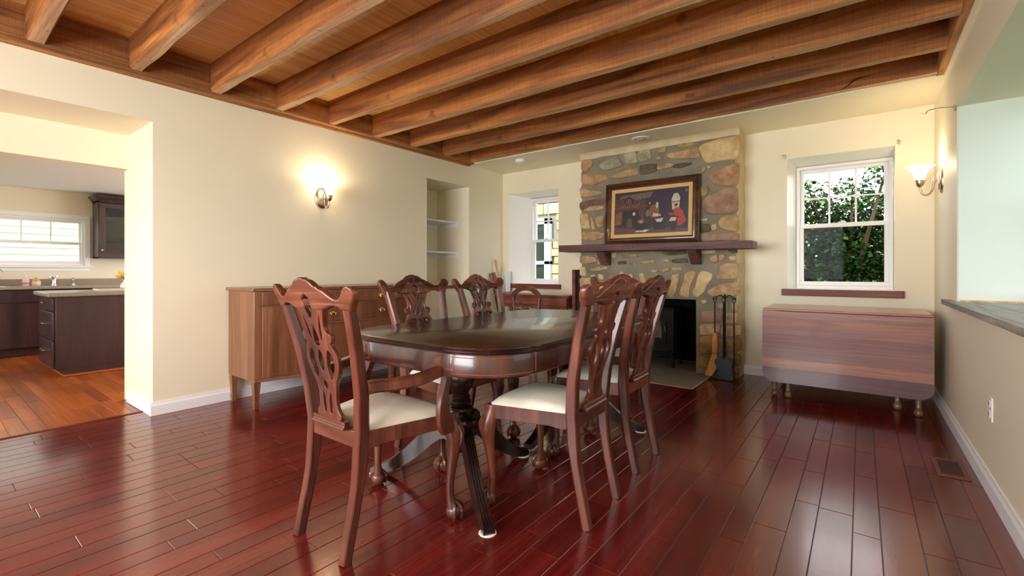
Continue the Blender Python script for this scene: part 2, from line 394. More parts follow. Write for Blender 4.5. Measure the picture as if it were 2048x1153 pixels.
# ------------------------------------------------------------------ floors
def planks(name, x0, x1, y0, y1, widths, along, ztop, lmin, lmax, mats, seed, gap=.0012, tone=(.86, 1.14), clip=None):
    rnd = random.Random(seed); b = MB(); colr = []
    L = b.bm.loops.layers.color.new('plank')
    a0, a1, c0, c1 = (x0, x1, y0, y1) if along == 'y' else (y0, y1, x0, x1)
    a = a0; i = 0
    while a < a1-1e-4:
        wd = widths[i % len(widths)]; an = min(a+wd, a1); c = c0-rnd.uniform(0, lmax); i += 1
        while c < c1:
            ln = rnd.uniform(lmin, lmax); cn = c+ln
            p, q = max(c, c0), min(cn, c1)
            if q-p > .004:
                t = rnd.uniform(*tone); col = (t, t*rnd.uniform(.94, 1.03), t*rnd.uniform(.92, 1.04), 1)
                g, h = gap*.4, .0022
                def V(aa, cc, z): return b.v((aa, cc, z) if along == 'y' else (cc, aa, z))
                O = [V(a+g, p+g, ztop-.002), V(an-g, p+g, ztop-.002), V(an-g, q-g, ztop-.002), V(a+g, q-g, ztop-.002)]
                I = [V(a+g+h, p+g+h, ztop), V(an-g-h, p+g+h, ztop), V(an-g-h, q-g-h, ztop), V(a+g+h, q-g-h, ztop)]
                fs = [b._f(I)]+[b._f([O[k], O[(k+1) % 4], I[(k+1) % 4], I[k]]) for k in range(4)]
                for f in fs:
                    f.normal_update()
                    if f.normal.z < 0: f.normal_flip()
                    for l in f.loops: l[L] = col
            c = cn
        a = an
    b.mi = 1
    f = b.quad((x0, y0, ztop-.003), (x1, y0, ztop-.003), (x1, y1, ztop-.003), (x0, y1, ztop-.003))
    b.box(x0, x1, y0, y1, ztop-.06, ztop-.02)
    return st(b.build(name, mats, smooth=0, rec=False))
planks('floor', -.17, 4.70, -2.2, 5.27, (.0905, .124), 'y', 0, .32, 1.05, [FLOORW, GROOVE], 3)
planks('floor_kitchen', -4.75, -.17, -1.3, 4.0, (.09,), 'x', -.004, .3, .8, [KFLOOR, GROOVE], 5, tone=(.85, 1.12))
b = MB(); b.box(-.185, -.165, -.6, 1.10, -.01, .006); st(b.build('trim_threshold', wood('threshold_wood', srgb(90, 44, 22), srgb(126, 66, 34), srgb(150, 84, 46), 'y', 1, .35)))

# ------------------------------------------------------------------ baseboards
def base(name, segs, h=.095, t=.016):
    b = MB()
    for (xa, ya, xb, yb, nx, ny) in segs:
        prof = [(0, 0), (t, 0), (t, h*.72), (t*.55, h*.86), (t*.45, h), (0, h)]
        b.rings([[(xa+nx*d, ya+ny*d, z) for d, z in prof], [(xb+nx*d, yb+ny*d, z) for d, z in prof]])
    return st(b.build(name, TRIM, smooth=0))
base('baseboard_left', [(0, 1.10-.016, 0, 5.25, 1, 0), (0.0, 1.10, -.17, 1.10, 0, -1), (-.17, 1.10, -.6, 1.10, 0, -1), (0, -2.2, 0, -.6, 1, 0)])
base('baseboard_back', [(3.18, YB, W, YB, 0, -1), (0, YB, 1.29, YB, 0, -1)])
base('baseboard_right', [(W, -2.2, W, YB, -1, 0)])
base('baseboard_rear', [(0, -2.2, W, -2.2, 0, 1)])

# ------------------------------------------------------------------ windows
def window(name, loc, rz, w, h, cols, rows, meet, low=None, up=None, border=.062, casing=False):
    """local x along the width, local -y towards the room"""
    t = link(name, None); t.location = loc; t.rotation_euler = (0, 0, rz); t.empty_display_size = .1; st(t)
    def ring(b, x0, x1, z0, z1, wd, y0, y1):
        b.box(x0, x1, y0, y1, z0, z0+wd); b.box(x0, x1, y0, y1, z1-wd, z1)
        b.box(x0, x0+wd, y0, y1, z0+wd, z1-wd); b.box(x1-wd, x1, y0, y1, z0+wd, z1-wd)
    b = MB(); ring(b, 0, w, 0, h, .030, 0, .085); b.build('window_frame', VINYL, t, .003, world=False)
    b = MB(); ring(b, .030, w-.030, meet-.005, h-.030, border-.030, .045, .075); b.build('upper_sash', VINYL, t, .003, world=False)
    b = MB(); ring(b, .022, w-.022, .030, meet+.030, border-.022, .012, .042); b.build('lower_sash', VINYL, t, .003, world=False)
    if cols:
        b = MB(); x0, x1, z0, z1 = border, w-border, meet+.027, h-border
        for i in range(1, cols): x = x0+(x1-x0)*i/cols; b.box(x-.008, x+.008, .052, .064, z0, z1)
        for j in range(1, rows): z = z0+(z1-z0)*j/rows; b.box(x0, x1, .0525, .0635, z-.008, z+.008)
        b.build('muntin_grid', VINYL, t, .001, world=False)
    b = MB(); b.box(border-.005, w-border+.005, .066, .069, meet+.02, h-border+.005); b.build('upper_pane', up or GLASS, t, world=False)
    b = MB(); b.box(border-.005, w-border+.005, .026, .029, border+.025, meet+.005); b.build('lower_pane', low or GLASS, t, world=False)
    b = MB(); b.box(w/2-.03, w/2+.03, .006, .03, meet+.030, meet+.042); b.box(w/2-.008, w/2+.02, -.006, .016, meet+.042, meet+.050); b.build('sash_lock', VINYL, t, .002, world=False)
    if casing:
        b = MB(); b.box(-.06, w+.06, -.022, 0, h, h+.06); b.box(-.06, 0, -.022, 0, 0, h); b.box(w, w+.06, -.022, 0, 0, h); b.build('casing', TRIM, t, .004, world=False)
        b = MB(); b.box(-.09, w+.09, -.05, 0, -.03, 0); b.box(-.06, w+.06, -.018, 0, -.08, -.03); b.build('window_stool', TRIM, t, .004, world=False)
    return t
window('window_1', (.352, 5.46, .885), 0, .51, 1.215, 2, 2, .60)
window('window_2', (3.627, 5.44, .889), 0, .753, 1.215, 3, 2, .61, SCREEN)
window('window_3', (5.0, 4.1, .87), R(-90), 2.9, 1.24, 0, 0, .60, TINT, up=TINT)
window('window_4', (-4.755, -.25, 1.14), R(90), 1.81, .66, 6, 1, .30, border=.055, casing=True)
window('window_5_added', (3.9, -2.22, .7), PI, 3.4, 1.5, 0, 0, .75)  # unseen rear window, added to hold the rear fill lamp
window('window_6_added', (-4.0, 4.01, .55), 0, 2.8, 1.5, 0, 0, .75)  # unseen kitchen end window, added around the kitchen fill lamp
# red-brown board sills
def sill(name, x0, x1, z1):
    b = MB(); b.box(x0, x1, 5.20, YB+.005, z1-.062, z1); return st(b.build(name, SILLW, bevel=.004))
sill('trim_sill_left', .10, .985, .885); sill('trim_sill_right', 3.524, 4.445, .887)
b = MB(); b.box(.112, .942, YB, 5.47, .86, .889); b.box(3.567, 4.385, YB, 5.45, .86, .891); st(b.build('trim_inner_sills', WHITE))
b = MB(); b.box(-.01, .02, 3.74, 4.58, .845, .885); st(b.build('trim_niche_sill', SILLW))
b = MB(); b.box(-.6, 0, 3.78, 4.524, .86, .886); st(b.build('trim_niche_bottom', PAINT))
# weathered board sill of the wide right-hand opening, with a lath along the jamb
b = MB(); n = 30; rs = []
for i in range(n+1):
    y = 1.1+(4.39-1.1)*i/n; f = noise.noise((y*9, 1, 1))*.004; g = noise.noise((y*9, 5, 1))*.003
    rs.append([(4.595+f, y, .832+g), (4.592+f*.6, y, .864), (4.64, y, .866), (4.645, y, .832)])
b.rings(rs); b.box(4.64, 5.03, 1.2, 4.1, .835, .866)
st(b.build('trim_weathered_sill', GREYW, smooth=20))
b = MB(); b.box(4.655, 5.0, 4.07, 4.089, .866, .876); st(b.build('trim_jamb_lath', PALEW))
# recessed surround inside the right opening, painted a cooler white than the room
PALE = mat('pale_cool_reveal_paint', srgb(222, 228, 220), .55)
b = MB(); b.box(4.645, 5.0, 4.090, 4.1, .866, 2.12); st(b.build('wall_opening_reveal', PALE))
b = MB(); b.box(5.0, 5.09, 1.2, 4.1, 2.105, 2.13); st(b.build('trim_opening_head', WHITE))
# niche shelves
for lab, z in (('upper', 1.705), ('lower', 1.297)):
    b = MB(); b.box(-.6, -.20, 3.78, 4.524, z, z+.022)
    o = tag(b.build('niche_shelf', TRIM, bevel=.002), f'white painted {lab} shelf in the wall niche', 'shelf', 'white niche shelves')
    c = MB(); c.box(-.58, -.22, 4.504, 4.524, z-.05, z); c.box(-.6, -.58, 3.78, 4.524, z-.05, z); c.build('shelf_cleat', TRIM, o)
# ------------------------------------------------------------------ outdoors
GRASS = mat('garden_grass', srgb(70, 104, 44), .9, var=.3, vscale=3)
b = MB(); b.quad((-30, -30, -.35), (30, -30, -.35), (30, 40, -.35), (-30, 40, -.35)); st(b.build('ground', GRASS))
LEAF = bpy.data.materials.new('tree_leaves'); LEAF.use_nodes = True
nt = LEAF.node_tree; bs = nt.nodes['Principled BSDF']; at = nt.nodes.new('ShaderNodeAttribute'); at.attribute_name = 'leaf'
nt.links.new(at.outputs['Color'], bs.inputs['Base Color']); bs.inputs['Roughness'].default_value = .55
tl = nt.nodes.new('ShaderNodeBsdfTranslucent'); mx = nt.nodes.new('ShaderNodeMixShader'); mx.inputs[0].default_value = .4
nt.links.new(at.outputs['Color'], tl.inputs[0]); nt.links.new(bs.outputs[0], mx.inputs[1]); nt.links.new(tl.outputs[0], mx.inputs[2]); nt.links.new(mx.outputs[0], nt.nodes['Material Output'].inputs[0])
TRUNK = mat('tree_bark', srgb(84, 66, 50), .9)
LK = 1.8
def shrub(label, spots, trunk, seed, cols):
    rnd = random.Random(seed); t = thing('garden_tree', label, 'tree', trunk)
    b = MB(); L = b.bm.loops.layers.color.new('leaf')
    for (cx, cy, cz, rx, ry, rz_, n, sz) in spots:
        for _ in range(n):
            while True:
                p = Vector((rnd.uniform(-1, 1), rnd.uniform(-1, 1), rnd.uniform(-1, 1)))
                if .25 < p.length < 1: break
            q = Vector((cx+p.x*rx, cy+p.y*ry, cz+p.z*rz_)); s = sz*rnd.uniform(.6, 1.3)
            d = Vector((rnd.uniform(-1, 1), rnd.uniform(-1, 1), rnd.uniform(-.9, .3))).normalized(); u = d.cross(Vector((rnd.uniform(-1, 1), rnd.uniform(-1, 1), 1))).normalized()
            f = b.quad(q, q+d*s*.5+u*s*.3, q+d*s, q+d*s*.5-u*s*.3); c = rnd.choice(cols); k = rnd.uniform(.7, 1.2)
            for l in f.loops: l[L] = (c[0]*k*LK, c[1]*k*LK, c[2]*k*LK, 1)
    b.build('foliage', LEAF, t, smooth=0, rec=False)['kind'] = 'stuff'
    b = MB(); x, y, z = trunk
    b.tube([(x, y, z), (x+.05, y, z+1), (x-.05, y+.1, z+1.8)], [.09, .07, .05], 8)
    for (cx, cy, cz, rx, ry, rz_, n, sz) in spots: b.tube([(x, y, z+.9), ((x+cx)/2, (y+cy)/2+.05, (z+.9+cz)/2+.1), (cx, cy, cz+rz_*.5)], [.05, .03, .012], 6)
    b.build('trunk', TRUNK, t)
    return t
g = [srgb(70, 92, 52), srgb(92, 120, 66), srgb(56, 76, 44), srgb(116, 142, 78), srgb(80, 104, 66)]
gy = g+[srgb(168, 170, 58), srgb(196, 190, 80)]
shrub('dense green tree close outside the right back window', [(3.45, 8.6, 1.3, .8, .5, 1.0, 8500, .08), (4.3, 8.9, 1.3, .8, .5, 1.0, 8500, .08), (3.9, 8.4, .3, 1.3, .5, .5, 3200, .09),
      (3.5, 8.2, 2.25, .42, .3, .22, 330, .075), (4.45, 8.0, 2.45, .3, .25, .26, 300, .075), (4.05, 8.3, 2.2, .28, .25, .28, 250, .075), (5.2, 9, 1.6, .7, .5, 1.0, 1200, .14)], (4.0, 8.7, -.35), 4, g)
shrub('yellow-green bush beyond the dense tree', [(3.0, 11.5, .9, 1.6, .7, 1.2, 2200, .18), (5.0, 11.8, 1.0, 1.5, .7, 1.3, 2200, .18), (1.4, 12, 1.2, 1.5, .7, 1.6, 1500, .2)], (3.6, 11.8, -.35), 9, gy)
b = MB(); b.tube([(-2, 10.6, 3.30), (3.0, 10.4, 3.22), (8, 10.2, 3.36)], .018, 6); tag(b.build('overhead_cable', BLACK), 'dark utility cable crossing the sky outside the right window', 'cable')
# neighbouring stone wing seen through the left window
STONEX = mat('tan_wing_fieldstone', srgb(186, 164, 128), .9, bump=.8, bscale=7, var=.35, vscale=5)  # tan stone colour with random tone variation
b = MB()
rnd = random.Random(2); z = -.35
while z < 4.2:
    hh = rnd.uniform(.13, .24); x = -3.4
    while x < .3:
        ww = rnd.uniform(.18, .5)
        if not (-1.72 < x+ww/2 < -.86 and .4 < z+hh/2 < 2.2):
            b.box(x+.008, min(x+ww, .3)-.008, 8.0+rnd.uniform(-.02, .01), 8.3, z+.008, z+hh-.008)
        x += ww
    z += hh
b.mi = 1; b.box(-3.4, .3, 8.04, 8.35, -.35, 4.2)
t = thing('stone_house_wing', 'tan fieldstone wing of the house outside the left window', 'building', (-1.6, 8.1, -.35)); b.build('stone_wall', [STONEX, MORTAR], t, .01)
BLUEW = mat('pale_blue_window_frame', srgb(188, 208, 214), .5)
b = MB(); x0, x1, z0, z1 = -1.70, -.90, .42, 2.15
for q in ((x0, x1, z1-.12, z1), (x0, x1, z0, z0+.08), (x0, x0+.14, z0, z1), (x1-.14, x1, z0, z1), (x0, x1, 1.20, 1.27)): b.box(q[0], q[1], 7.93, 8.02, q[2], q[3])
f = b.build('window_surround', BLUEW, t, .004)
b = MB(); b.box(x0+.1, x1-.1, 7.98, 8.0, z0, z1-.1); b.build('window_pane', mat('dark_outdoor_glass', srgb(40, 52, 44), .1), f)
# neighbour's lap siding seen through the kitchen window
SIDING = mat('pale_lap_siding', srgb(232, 232, 222), .6)
t = thing('neighbour_house', 'pale lap-sided house close outside the kitchen window', 'building', (-7.2, .8, -.35)); b = MB()
for i in range(34):
    z = -.3+i*.118; b.rings([[(-7.10, y, z), (-7.138, y, z+.118), (-7.2, y, z+.118), (-7.2, y, z)] for y in (-2.5, 3.4)])
b.build('lap_siding', SIDING, t, smooth=0)
b = MB(); b.box(-7.12, -7.04, .95, 2.0, .55, 1.16); f = b.build('window_surround', TRIM, t)
b = MB(); b.box(-7.045, -7.035, 1.05, 1.9, .62, 1.09); b.build('window_pane', mat('grey_reflecting_glass', srgb(150, 158, 160), .15), f)

# ------------------------------------------------------------------ dining chairs
def lean(z):     # centre line of the back (local y) at height z
    P = [(0, -.243), (.10, -.222), (.22, -.196), (.34, -.180), (.46, -.174), (.60, -.186), (.75, -.215), (.93, -.264), (1.04, -.296)]
    for (a, ya), (b, yb) in zip(P, P[1:]):
        if z <= b: t = (z-a)/(b-a); return ya+(yb-ya)*t
    return P[-1][1]
def halfx(z):    # half spacing of the back posts
    P = [(0, .160), (.40, .158), (.46, .161), (.70, .188), (.93, .218), (1.0, .23)]
    for (a, ya), (b, yb) in zip(P, P[1:]):
        if z <= b: t = (z-a)/(b-a); return ya+(yb-ya)*t
    return P[-1][1]
def smooth_path(pts, n=2): return chaikin(pts, n, False)
SPL_OUT = [(.092, .940), (.091, .922), (.080, .898), (.068, .868), (.066, .842), (.076, .828), (.094, .826), (.098, .810), (.092, .796), (.078, .790), (.090, .770), (.106, .742), (.108, .718), (.102, .69), (.088, .662), (.070, .635), (.060, .605), (.056, .57), (.057, .54), (.066, .522), (.080, .510), (.080, .498), (.068, .490), (.068, .474)]
H_V = [(-.030, .955), (.030, .955), (.026, .925), (.003, .884), (-.003, .884), (-.026, .925)]
H_US = [(-.066, .912), (-.050, .888), (-.034, .848), (-.028, .81), (-.032, .795), (-.045, .812), (-.051, .85)]
H_UC = [(0, .864), (.010, .838), (.019, .806), (.020, .786), (.008, .774), (-.008, .774), (-.020, .786), (-.019, .806), (-.010, .838)]
H_OV = [(-.052, .772), (-.076, .750), (-.086, .72), (-.080, .69), (-.060, .655), (-.046, .642), (-.040, .655), (-.030, .69), (-.036, .73)]
H_OC = [(0, .768), (.012, .752), (.022, .722), (.014, .69), (.002, .670), (-.002, .670), (-.014, .69), (-.022, .722), (-.012, .752)]
H_DI = [(.002, .644), (.019, .625), (.002, .600), (-.002, .600), (-.019, .625), (-.002, .644)]
H_LS = [(-.030, .598), (-.022, .596), (-.011, .57), (-.009, .53), (-.012, .510), (-.020, .504), (-.028, .514), (-.033, .55)]
CR_TOP = [(0, 1.030), (.010, 1.033), (.016, 1.026), (.030, 1.027), (.050, 1.020), (.068, 1.006), (.080, .999), (.088, 1.001), (.094, .993), (.115, .988), (.140, .972), (.165, .958), (.188, .953), (.206, .960), (.222, .978), (.236, .996), (.250, 1.004), (.266, 1.000), (.272, .986), (.264, .962), (.248, .944), (.240, .926)]
CR_BOT = [(.197, .930), (.190, .938), (.165, .942), (.140, .940), (.120, .934), (.104, .927), (.090, .924), (.030, .924), (.028, .934), (.034, .950), (.030, .964), (.016, .970), (.008, .979)]
def on_back(me_bm, off=0, curve=.022):
    for v in me_bm.verts:
        x, z, th = v.co.x, v.co.y, v.co.z
        v.co = Vector((x, lean(z)-curve*(1-(x/.26)**2)-th+off, z))
def spiral(b, cx, cz, r, d, ang0, turns, off, rad=.0048):
    pts = []
    for i in range(18):
        t = i/17; a = ang0+d*turns*2*PI*t; q = r*(1-t*.82)
        x, z = cx+q*math.cos(a), cz+q*math.sin(a)
        pts.append((x, lean(z)-.022*(1-(x/.26)**2)+off, z))
    b.tube(pts, [rad*(.75+.25*(1-i/17)) for i in range(18)], 6)
def front_path(b, P, off, rad):
    P = smooth_path(P, 2); m = len(P)
    b.tube([(x, lean(z)-.022*(1-(x/.26)**2)+off, z) for x, z in P], [rad*(.4+.6*math.sin(PI*(i+.6)/(m+.2))) for i in range(m)], 6)
def cabriole(sx, ox, oy):
    """front leg; foot spreads along the diagonal"""
    b = MB(); D = Vector((sx*.72, .69, 0))
    K = [(.455, -.004, .026), (.42, 0, .030), (.39, .010, .036), (.355, .020, .037), (.31, .018, .029), (.25, .010, .0225), (.19, .003, .0185), (.14, -.001, .0165), (.10, .001, .0165), (.075, .006, .020), (.058, .010, .024)]
    K = smooth_path(K, 2)
    b.tube([Vector((ox, oy, z))+D*r for z, r, q in K], [q for z, r, q in K], 14)
    c = Vector((ox, oy, .035))+D*.018; b.ball(c, .036, (1, 1, .95), 16)
    for k in range(4):
        a = math.atan2(D.y, D.x)+(-1.5, -.5, .5, 1.5)[k]*R(58); u = Vector((math.cos(a), math.sin(a), 0))
        P = [c+Vector((0, 0, .045))-D*.006+u*.006, c+u*.022+Vector((0, 0, .034)), c+u*.036+Vector((0, 0, .014)), c+u*.0385+Vector((0, 0, -.008)), c+u*.031+Vector((0, 0, -.026))]
        P = [Vector(p) for p in smooth_path([tuple(p) for p in P], 1)]
        m = len(P); b.tube(P, [.0085-.003*abs(i/(m-1)-.45)*2 for i in range(m)], 7)
        b.ball(P[m//2], .0098, (1, 1, 1), 8)
    # leaf carving on the knee
    for j in (-1.1, -.4, .4, 1.1):
        a = math.atan2(D.y, D.x)+j*.62; u = Vector((math.cos(a), math.sin(a), 0)); P = []
        for i in range(7):
            z = .405-.030*i; t = i/6
            r = [.012, .022, .020, .014, .009, .006, .003][i]; q = [.034, .037, .035, .030, .026, .023, .021][i]
            P.append(Vector((ox, oy, z))+D*r+u*(q*.93)*(1)+Vector((-u.y, u.x, 0))*(-j*.012*t))
        b.tube(P, [.003, .0065, .007, .0062, .005, .004, .002], 6)
    return b
def make_chair(name, label, arms, fw=.250, group='matching mahogany dining chairs'):
    t = thing(name, label, 'chair', group=group)
    rw = .165; yr, yf = -.165, .232
    if arms: fw = .282
    for s in (-1, 1):
        Z = [0, .02, .10, .18, .26, .34, .40, .46, .52, .60, .68, .76, .84, .90, .935]
        b = MB(); pts = []; sec = []
        for z in Z:
            pts.append((s*halfx(z), lean(z), z))
            a = .0205 if z > .3 else .0175+.003*z/.3; d = .024 if .3 < z < .55 else (.0195 if z <= .3 else .024-.007*(z-.55)/.4)
            c = .004; sec.append([(-a+c, -d), (a-c, -d), (a, -d+c), (a, d-c*2.2), (a-c*1.6, d), (-a+c*1.6, d), (-a, d-c*2.2), (-a, -d+c)])
        b.sweep(pts, sec); b.build('back_post', CHAIR, t, world=False, smooth=30)
        cabriole(s, s*(fw-.034), yf-.030).build('front_leg', CHAIR, t, world=False, smooth=50)
        # side rail
        b = MB(); A = Vector((s*rw, yr, 0)); B = Vector((s*(fw-.012), yf-.012, 0)); d = (B-A).normalized(); nrm = Vector((-d.y, d.x, 0))*s
        L = (B-A).length; n = 14; rs = []
        for i in range(n+1):
            q = A+d*L*i/n; e = i/n; zl = .398-.010*math.exp(-((e-.10)/.06)**2)-.012*math.exp(-((e-.97)/.06)**2)
            rs.append([q+Vector((0, 0, zl)), q+Vector((0, 0, .458)), q+nrm*.005+Vector((0, 0, .458)), q+nrm*.005+Vector((0, 0, .452)), q+nrm*.028+Vector((0, 0, .452)), q+nrm*.028+Vector((0, 0, zl))])
        b.rings(rs); b.build('side_rail', CHAIR, t, .002, world=False)
    b = MB(); b.box(-fw+.012, fw-.012, yf-.030, yf, .398, .455); b.build('front_rail', CHAIRX, t, .003, world=False)
    b = MB(); b.box(-rw+.012, rw-.012, yr-.028, yr+.006, .398, .462); b.build('rear_rail', CHAIRX, t, .003, world=False)
    b = MB(); pr = [(-.026, .462), (.012, .462), (.012, .470), (.004, .476), (.004, .492), (-.020, .492), (-.020, .476), (-.026, .470)]
    hw = .088; y0 = lean(.475)-.018
    b.rings([[(x, y0+p[0], p[1]) for p in pr] for x in (-hw-.02, -hw, hw, hw+.02)]); b.build('splat_shoe', CHAIRX, t, .002, world=False)
    # cushion
    b = MB(); n = 16; G = []
    for i in range(n+1):
        row = []
        for j in range(n+1):
            u, v = 2*i/n-1, 2*j/n-1
            cv = abs(v)**2.2; y = yr+.004+(yf-.010-yr-.004)*(v+1)/2; hwd = (rw-.010)+((fw-.022)-(rw-.010))*(v+1)/2
            if v < -.98: pass
            e = (1-abs(u)**5)*(1-abs(v)**5)
            z = .455+.018*min(1, e*3)+.034*(1-u*u)**.8*(1-v*v)**.7
            row.append(b.v((u*hwd, y, z)))
        G.append(row)
    for i in range(n):
        for j in range(n): b._f([G[i][j], G[i+1][j], G[i+1][j+1], G[i][j+1]])
    rim = [G[i][0] for i in range(n)]+[G[n][j] for j in range(n)]+[G[i][n] for i in range(n, 0, -1)]+[G[0][j] for j in range(n, 0, -1)]
    low = [b.v((v.co.x, v.co.y, .440)) for v in rim]; m = len(rim)
    for i in range(m): b._f([rim[i], rim[(i+1) % m], low[(i+1) % m], low[i]])
    b._f(low); b.build('seat_cushion', FABRIC, t, world=False, smooth=60)
    # splat
    P = chaikin([(x, z) for x, z in SPL_OUT], 1, False); out = P+mir(P)
    holes = [chaikin(h, 2) for h in (H_US, mir(H_US), H_UC, H_OV, mir(H_OV), H_OC, H_LS, mir(H_LS))]+[chaikin(H_V, 1), chaikin(H_DI, 1)]
    me = flat(out, holes, .016); b = MB(); b.mesh(me); bpy.data.meshes.remove(me)
    bmesh.ops.subdivide_edges(b.bm, edges=[e for e in b.bm.edges if e.calc_length() > .05], cuts=2)
    on_back(b.bm, -.003); o = .008
    for s in (-1, 1):
        spiral(b, s*.080, .811, .016, -s, PI/2 if s > 0 else PI/2, 1.3, o); spiral(b, s*.037, .752, .014, s, PI/2, 1.3, o, .004)
        front_path(b, [(s*.088, .915), (s*.074, .89), (s*.058, .86), (s*.056, .83), (s*.066, .80)], o-.001, .0065)
        front_path(b, [(s*.034, .756), (s*.064, .770), (s*.092, .745), (s*.097, .70), (s*.078, .655), (s*.05, .62)], o-.001, .0065)
        front_path(b, [(s*.03, .91), (s*.012, .87), (-s*.016, .83), (-s*.026, .79)], o-.001+(.001 if s > 0 else 0), .006)
        front_path(b, [(-s*.02, .665), (s*.02, .62), (s*.036, .59), (s*.042, .53)], o-.001, .0055)
    b.build('splat', CHAIR, t, world=False, smooth=50)
    # crest
    P = chaikin(CR_TOP, 1, False); Q = chaikin(CR_BOT, 1, False); out = P+Q+mir(P+Q)
    out2 = []
    for p in out:
        if not out2 or (abs(p[0]-out2[-1][0])+abs(p[1]-out2[-1][1])) > 1e-5: out2.append(p)
    me = flat(out2[:-1] if abs(out2[0][0]-out2[-1][0])+abs(out2[0][1]-out2[-1][1]) < 1e-5 else out2, [], .030, .006)
    b = MB(); b.mesh(me); bpy.data.meshes.remove(me)
    bmesh.ops.subdivide_edges(b.bm, edges=[e for e in b.bm.edges if e.calc_length() > .05], cuts=2)
    on_back(b.bm, 0); o = .016
    for s in (-1, 1):
        spiral(b, s*.060, .946, .017, s, -PI/2, 1.25, o, .005)
        front_path(b, [(s*.02, 1.01), (s*.045, 1.0), (s*.052, .98), (s*.036, .972)], o, .008)
        for k, (z0, z1) in enumerate(((.985, .965), (.972, .952), (.958, .943))):
            front_path(b, [(s*(.07+.012*k), z0), (s*.11, z0-.012), (s*.15, z1-.004), (s*.19, z1+.0)], o, .0065)
        front_path(b, [(s*.19, .945), (s*.215, .955), (s*.235, .98), (s*.252, .99)], o, .007)
        front_path(b, [(s*.215, .94), (s*.238, .955), (s*.255, .975)], o, .006)
    front_path(b, [(0, 1.03), (0, 1.015), (0, 1.0), (0, .985)], o, .008)
    b.build('crest_rail', CHAIRX, t, world=False, smooth=50)
    if arms:
        for s in (-1, 1):
            A = [(.190, -.175, .628), (.200, -.150, .632), (.232, -.07, .628), (.262, .03, .634), (.272, .12, .652), (.268, .185, .655), (.262, .222, .640)]
            A = smooth_path(A, 2); m = len(A); b = MB(); sec = []
            for i in range(m):
                e = i/(m-1); a = .019+.007*math.sin(PI*min(1, e*1.1)); h = .024-.006*e; c = .008
                sec.append([(-a+c, -h), (a-c, -h), (a, -h+c), (a, h-c), (a-c, h), (-a+c, h), (-a, h-c), (-a, -h+c)])
            b.sweep([(s*x, y, z) for x, y, z in A], sec)
            M = Matrix.Translation((s*.262, .222, .634)) @ Matrix.Rotation(R(90), 4, 'Y')
            b.lathe([(0, -.032), (.019, -.032), (.0215, -.028), (.0215, .028), (.019, .032), (.012, .034), (.010, .030), (0, .030)], n=18, M=M)
            b.build('arm', CHAIR, t, world=False, smooth=40)
            S = [(.262, .175, .632), (.264, .158, .585), (.270, .135, .53), (.276, .135, .47), (.278, .150, .42), (.278, .158, .385)]
            wd = [.020, .017, .022, .034, .046, .030]; q = [.018, .015, .013, .011, .010, .009]
            m0 = smooth_path([(*p, a, h) for p, a, h in zip(S, wd, q)], 2); b = MB(); rs = []
            for x, y, z, a, h in m0: rs.append([(s*x-h, y-a, z), (s*x-h, y+a, z), (s*x-h*.3, y+a*1.02, z), (s*x+h, y+a*.9, z), (s*x+h, y-a*.9, z), (s*x-h*.3, y-a*1.02, z)])
            b.rings(rs); b.build('arm_support', CHAIR, t, .003, world=False, smooth=40)
    return t
armchair = make_chair('dining_armchair', 'mahogany dining armchair at the near end of the table, back to the camera', True)
armchair.location = (2.50, 1.205, 0)
ch = make_chair('dining_chair', 'mahogany side chair on the right of the table, the one nearer the camera', False)
ch.location = (3.000, 1.84, 0); ch.rotation_euler = (0, 0, R(90+3))
def put(o, lab, x, y, rz):
    o['label'] = lab; o.location = (x, y, 0); o.rotation_euler = (0, 0, R(rz))
put(copy_tree(ch), 'mahogany side chair on the right of the table, the one nearer the fireplace', 2.958, 2.475, 90+1)
put(copy_tree(ch), 'carved mahogany side chair on the left of the table, in front of the sideboard', 2.165, 1.955, -90-1)
put(copy_tree(ch), 'carved mahogany side chair on the left of the table, below the wall niche', 2.165, 2.575, -90)
put(copy_tree(armchair), 'mahogany dining armchair at the far end of the table, in front of the fireplace', 2.575, 3.275, 180)

# ------------------------------------------------------------------ pedestal dining table
t = thing('dining_table', 'long dark mahogany double-pedestal dining table with a polished top', 'table', (2.565, 2.2, 0))
TX0, TX1, TY0, TY1, TR_ = 2.030, 3.100, 1.300, 3.105, .30
def rpath(ins, half, rseg=14):
    x0, x1, y0, y1, r = TX0+ins, TX1-ins, TY0+ins, TY1-ins, TR_-ins; P = []
    def arc(cx, cy, a0, a1): return [(cx+r*math.cos(R(a0+(a1-a0)*i/rseg)), cy+r*math.sin(R(a0+(a1-a0)*i/rseg))) for i in range(rseg+1)]
    if half == 0: return [(x0, 2.1965)]+arc(x0+r, y0+r, 180, 270)+arc(x1-r, y0+r, 270, 360)+[(x1, 2.1965)]
    if half == 1: return [(x1, 2.1985)]+arc(x1-r, y1-r, 0, 90)+arc(x0+r, y1-r, 90, 180)+[(x0, 2.1985)]
    return arc(x0+r, y0+r, 180, 270)+arc(x1-r, y0+r, 270, 360)+arc(x1-r, y1-r, 0, 90)+arc(x0+r, y1-r, 90, 180)
prof = [(.030, .728), (.014, .730), (.006, .734), (.003, .7385), (.006, .742), (.003, .7445), (.0, .748), (.003, .7515), (.0015, .7545), (.003, .758), (.008, .760)]
for hf in (0, 1):
    b = MB(); b.rings([[(x, y, z) for x, y in rpath(i, hf)] for i, z in prof]); b.build('tabletop', TABLE, t, smooth=25)
b = MB(); b.rings([[(x, y, z) for x, y in rpath(i, 2)] for i, z in ((.030, .728), (.022, .728), (.020, .724), (.020, .640), (.024, .634), (.06, .634))]); ap = b.build('apron', TABLEX, t, smooth=30)
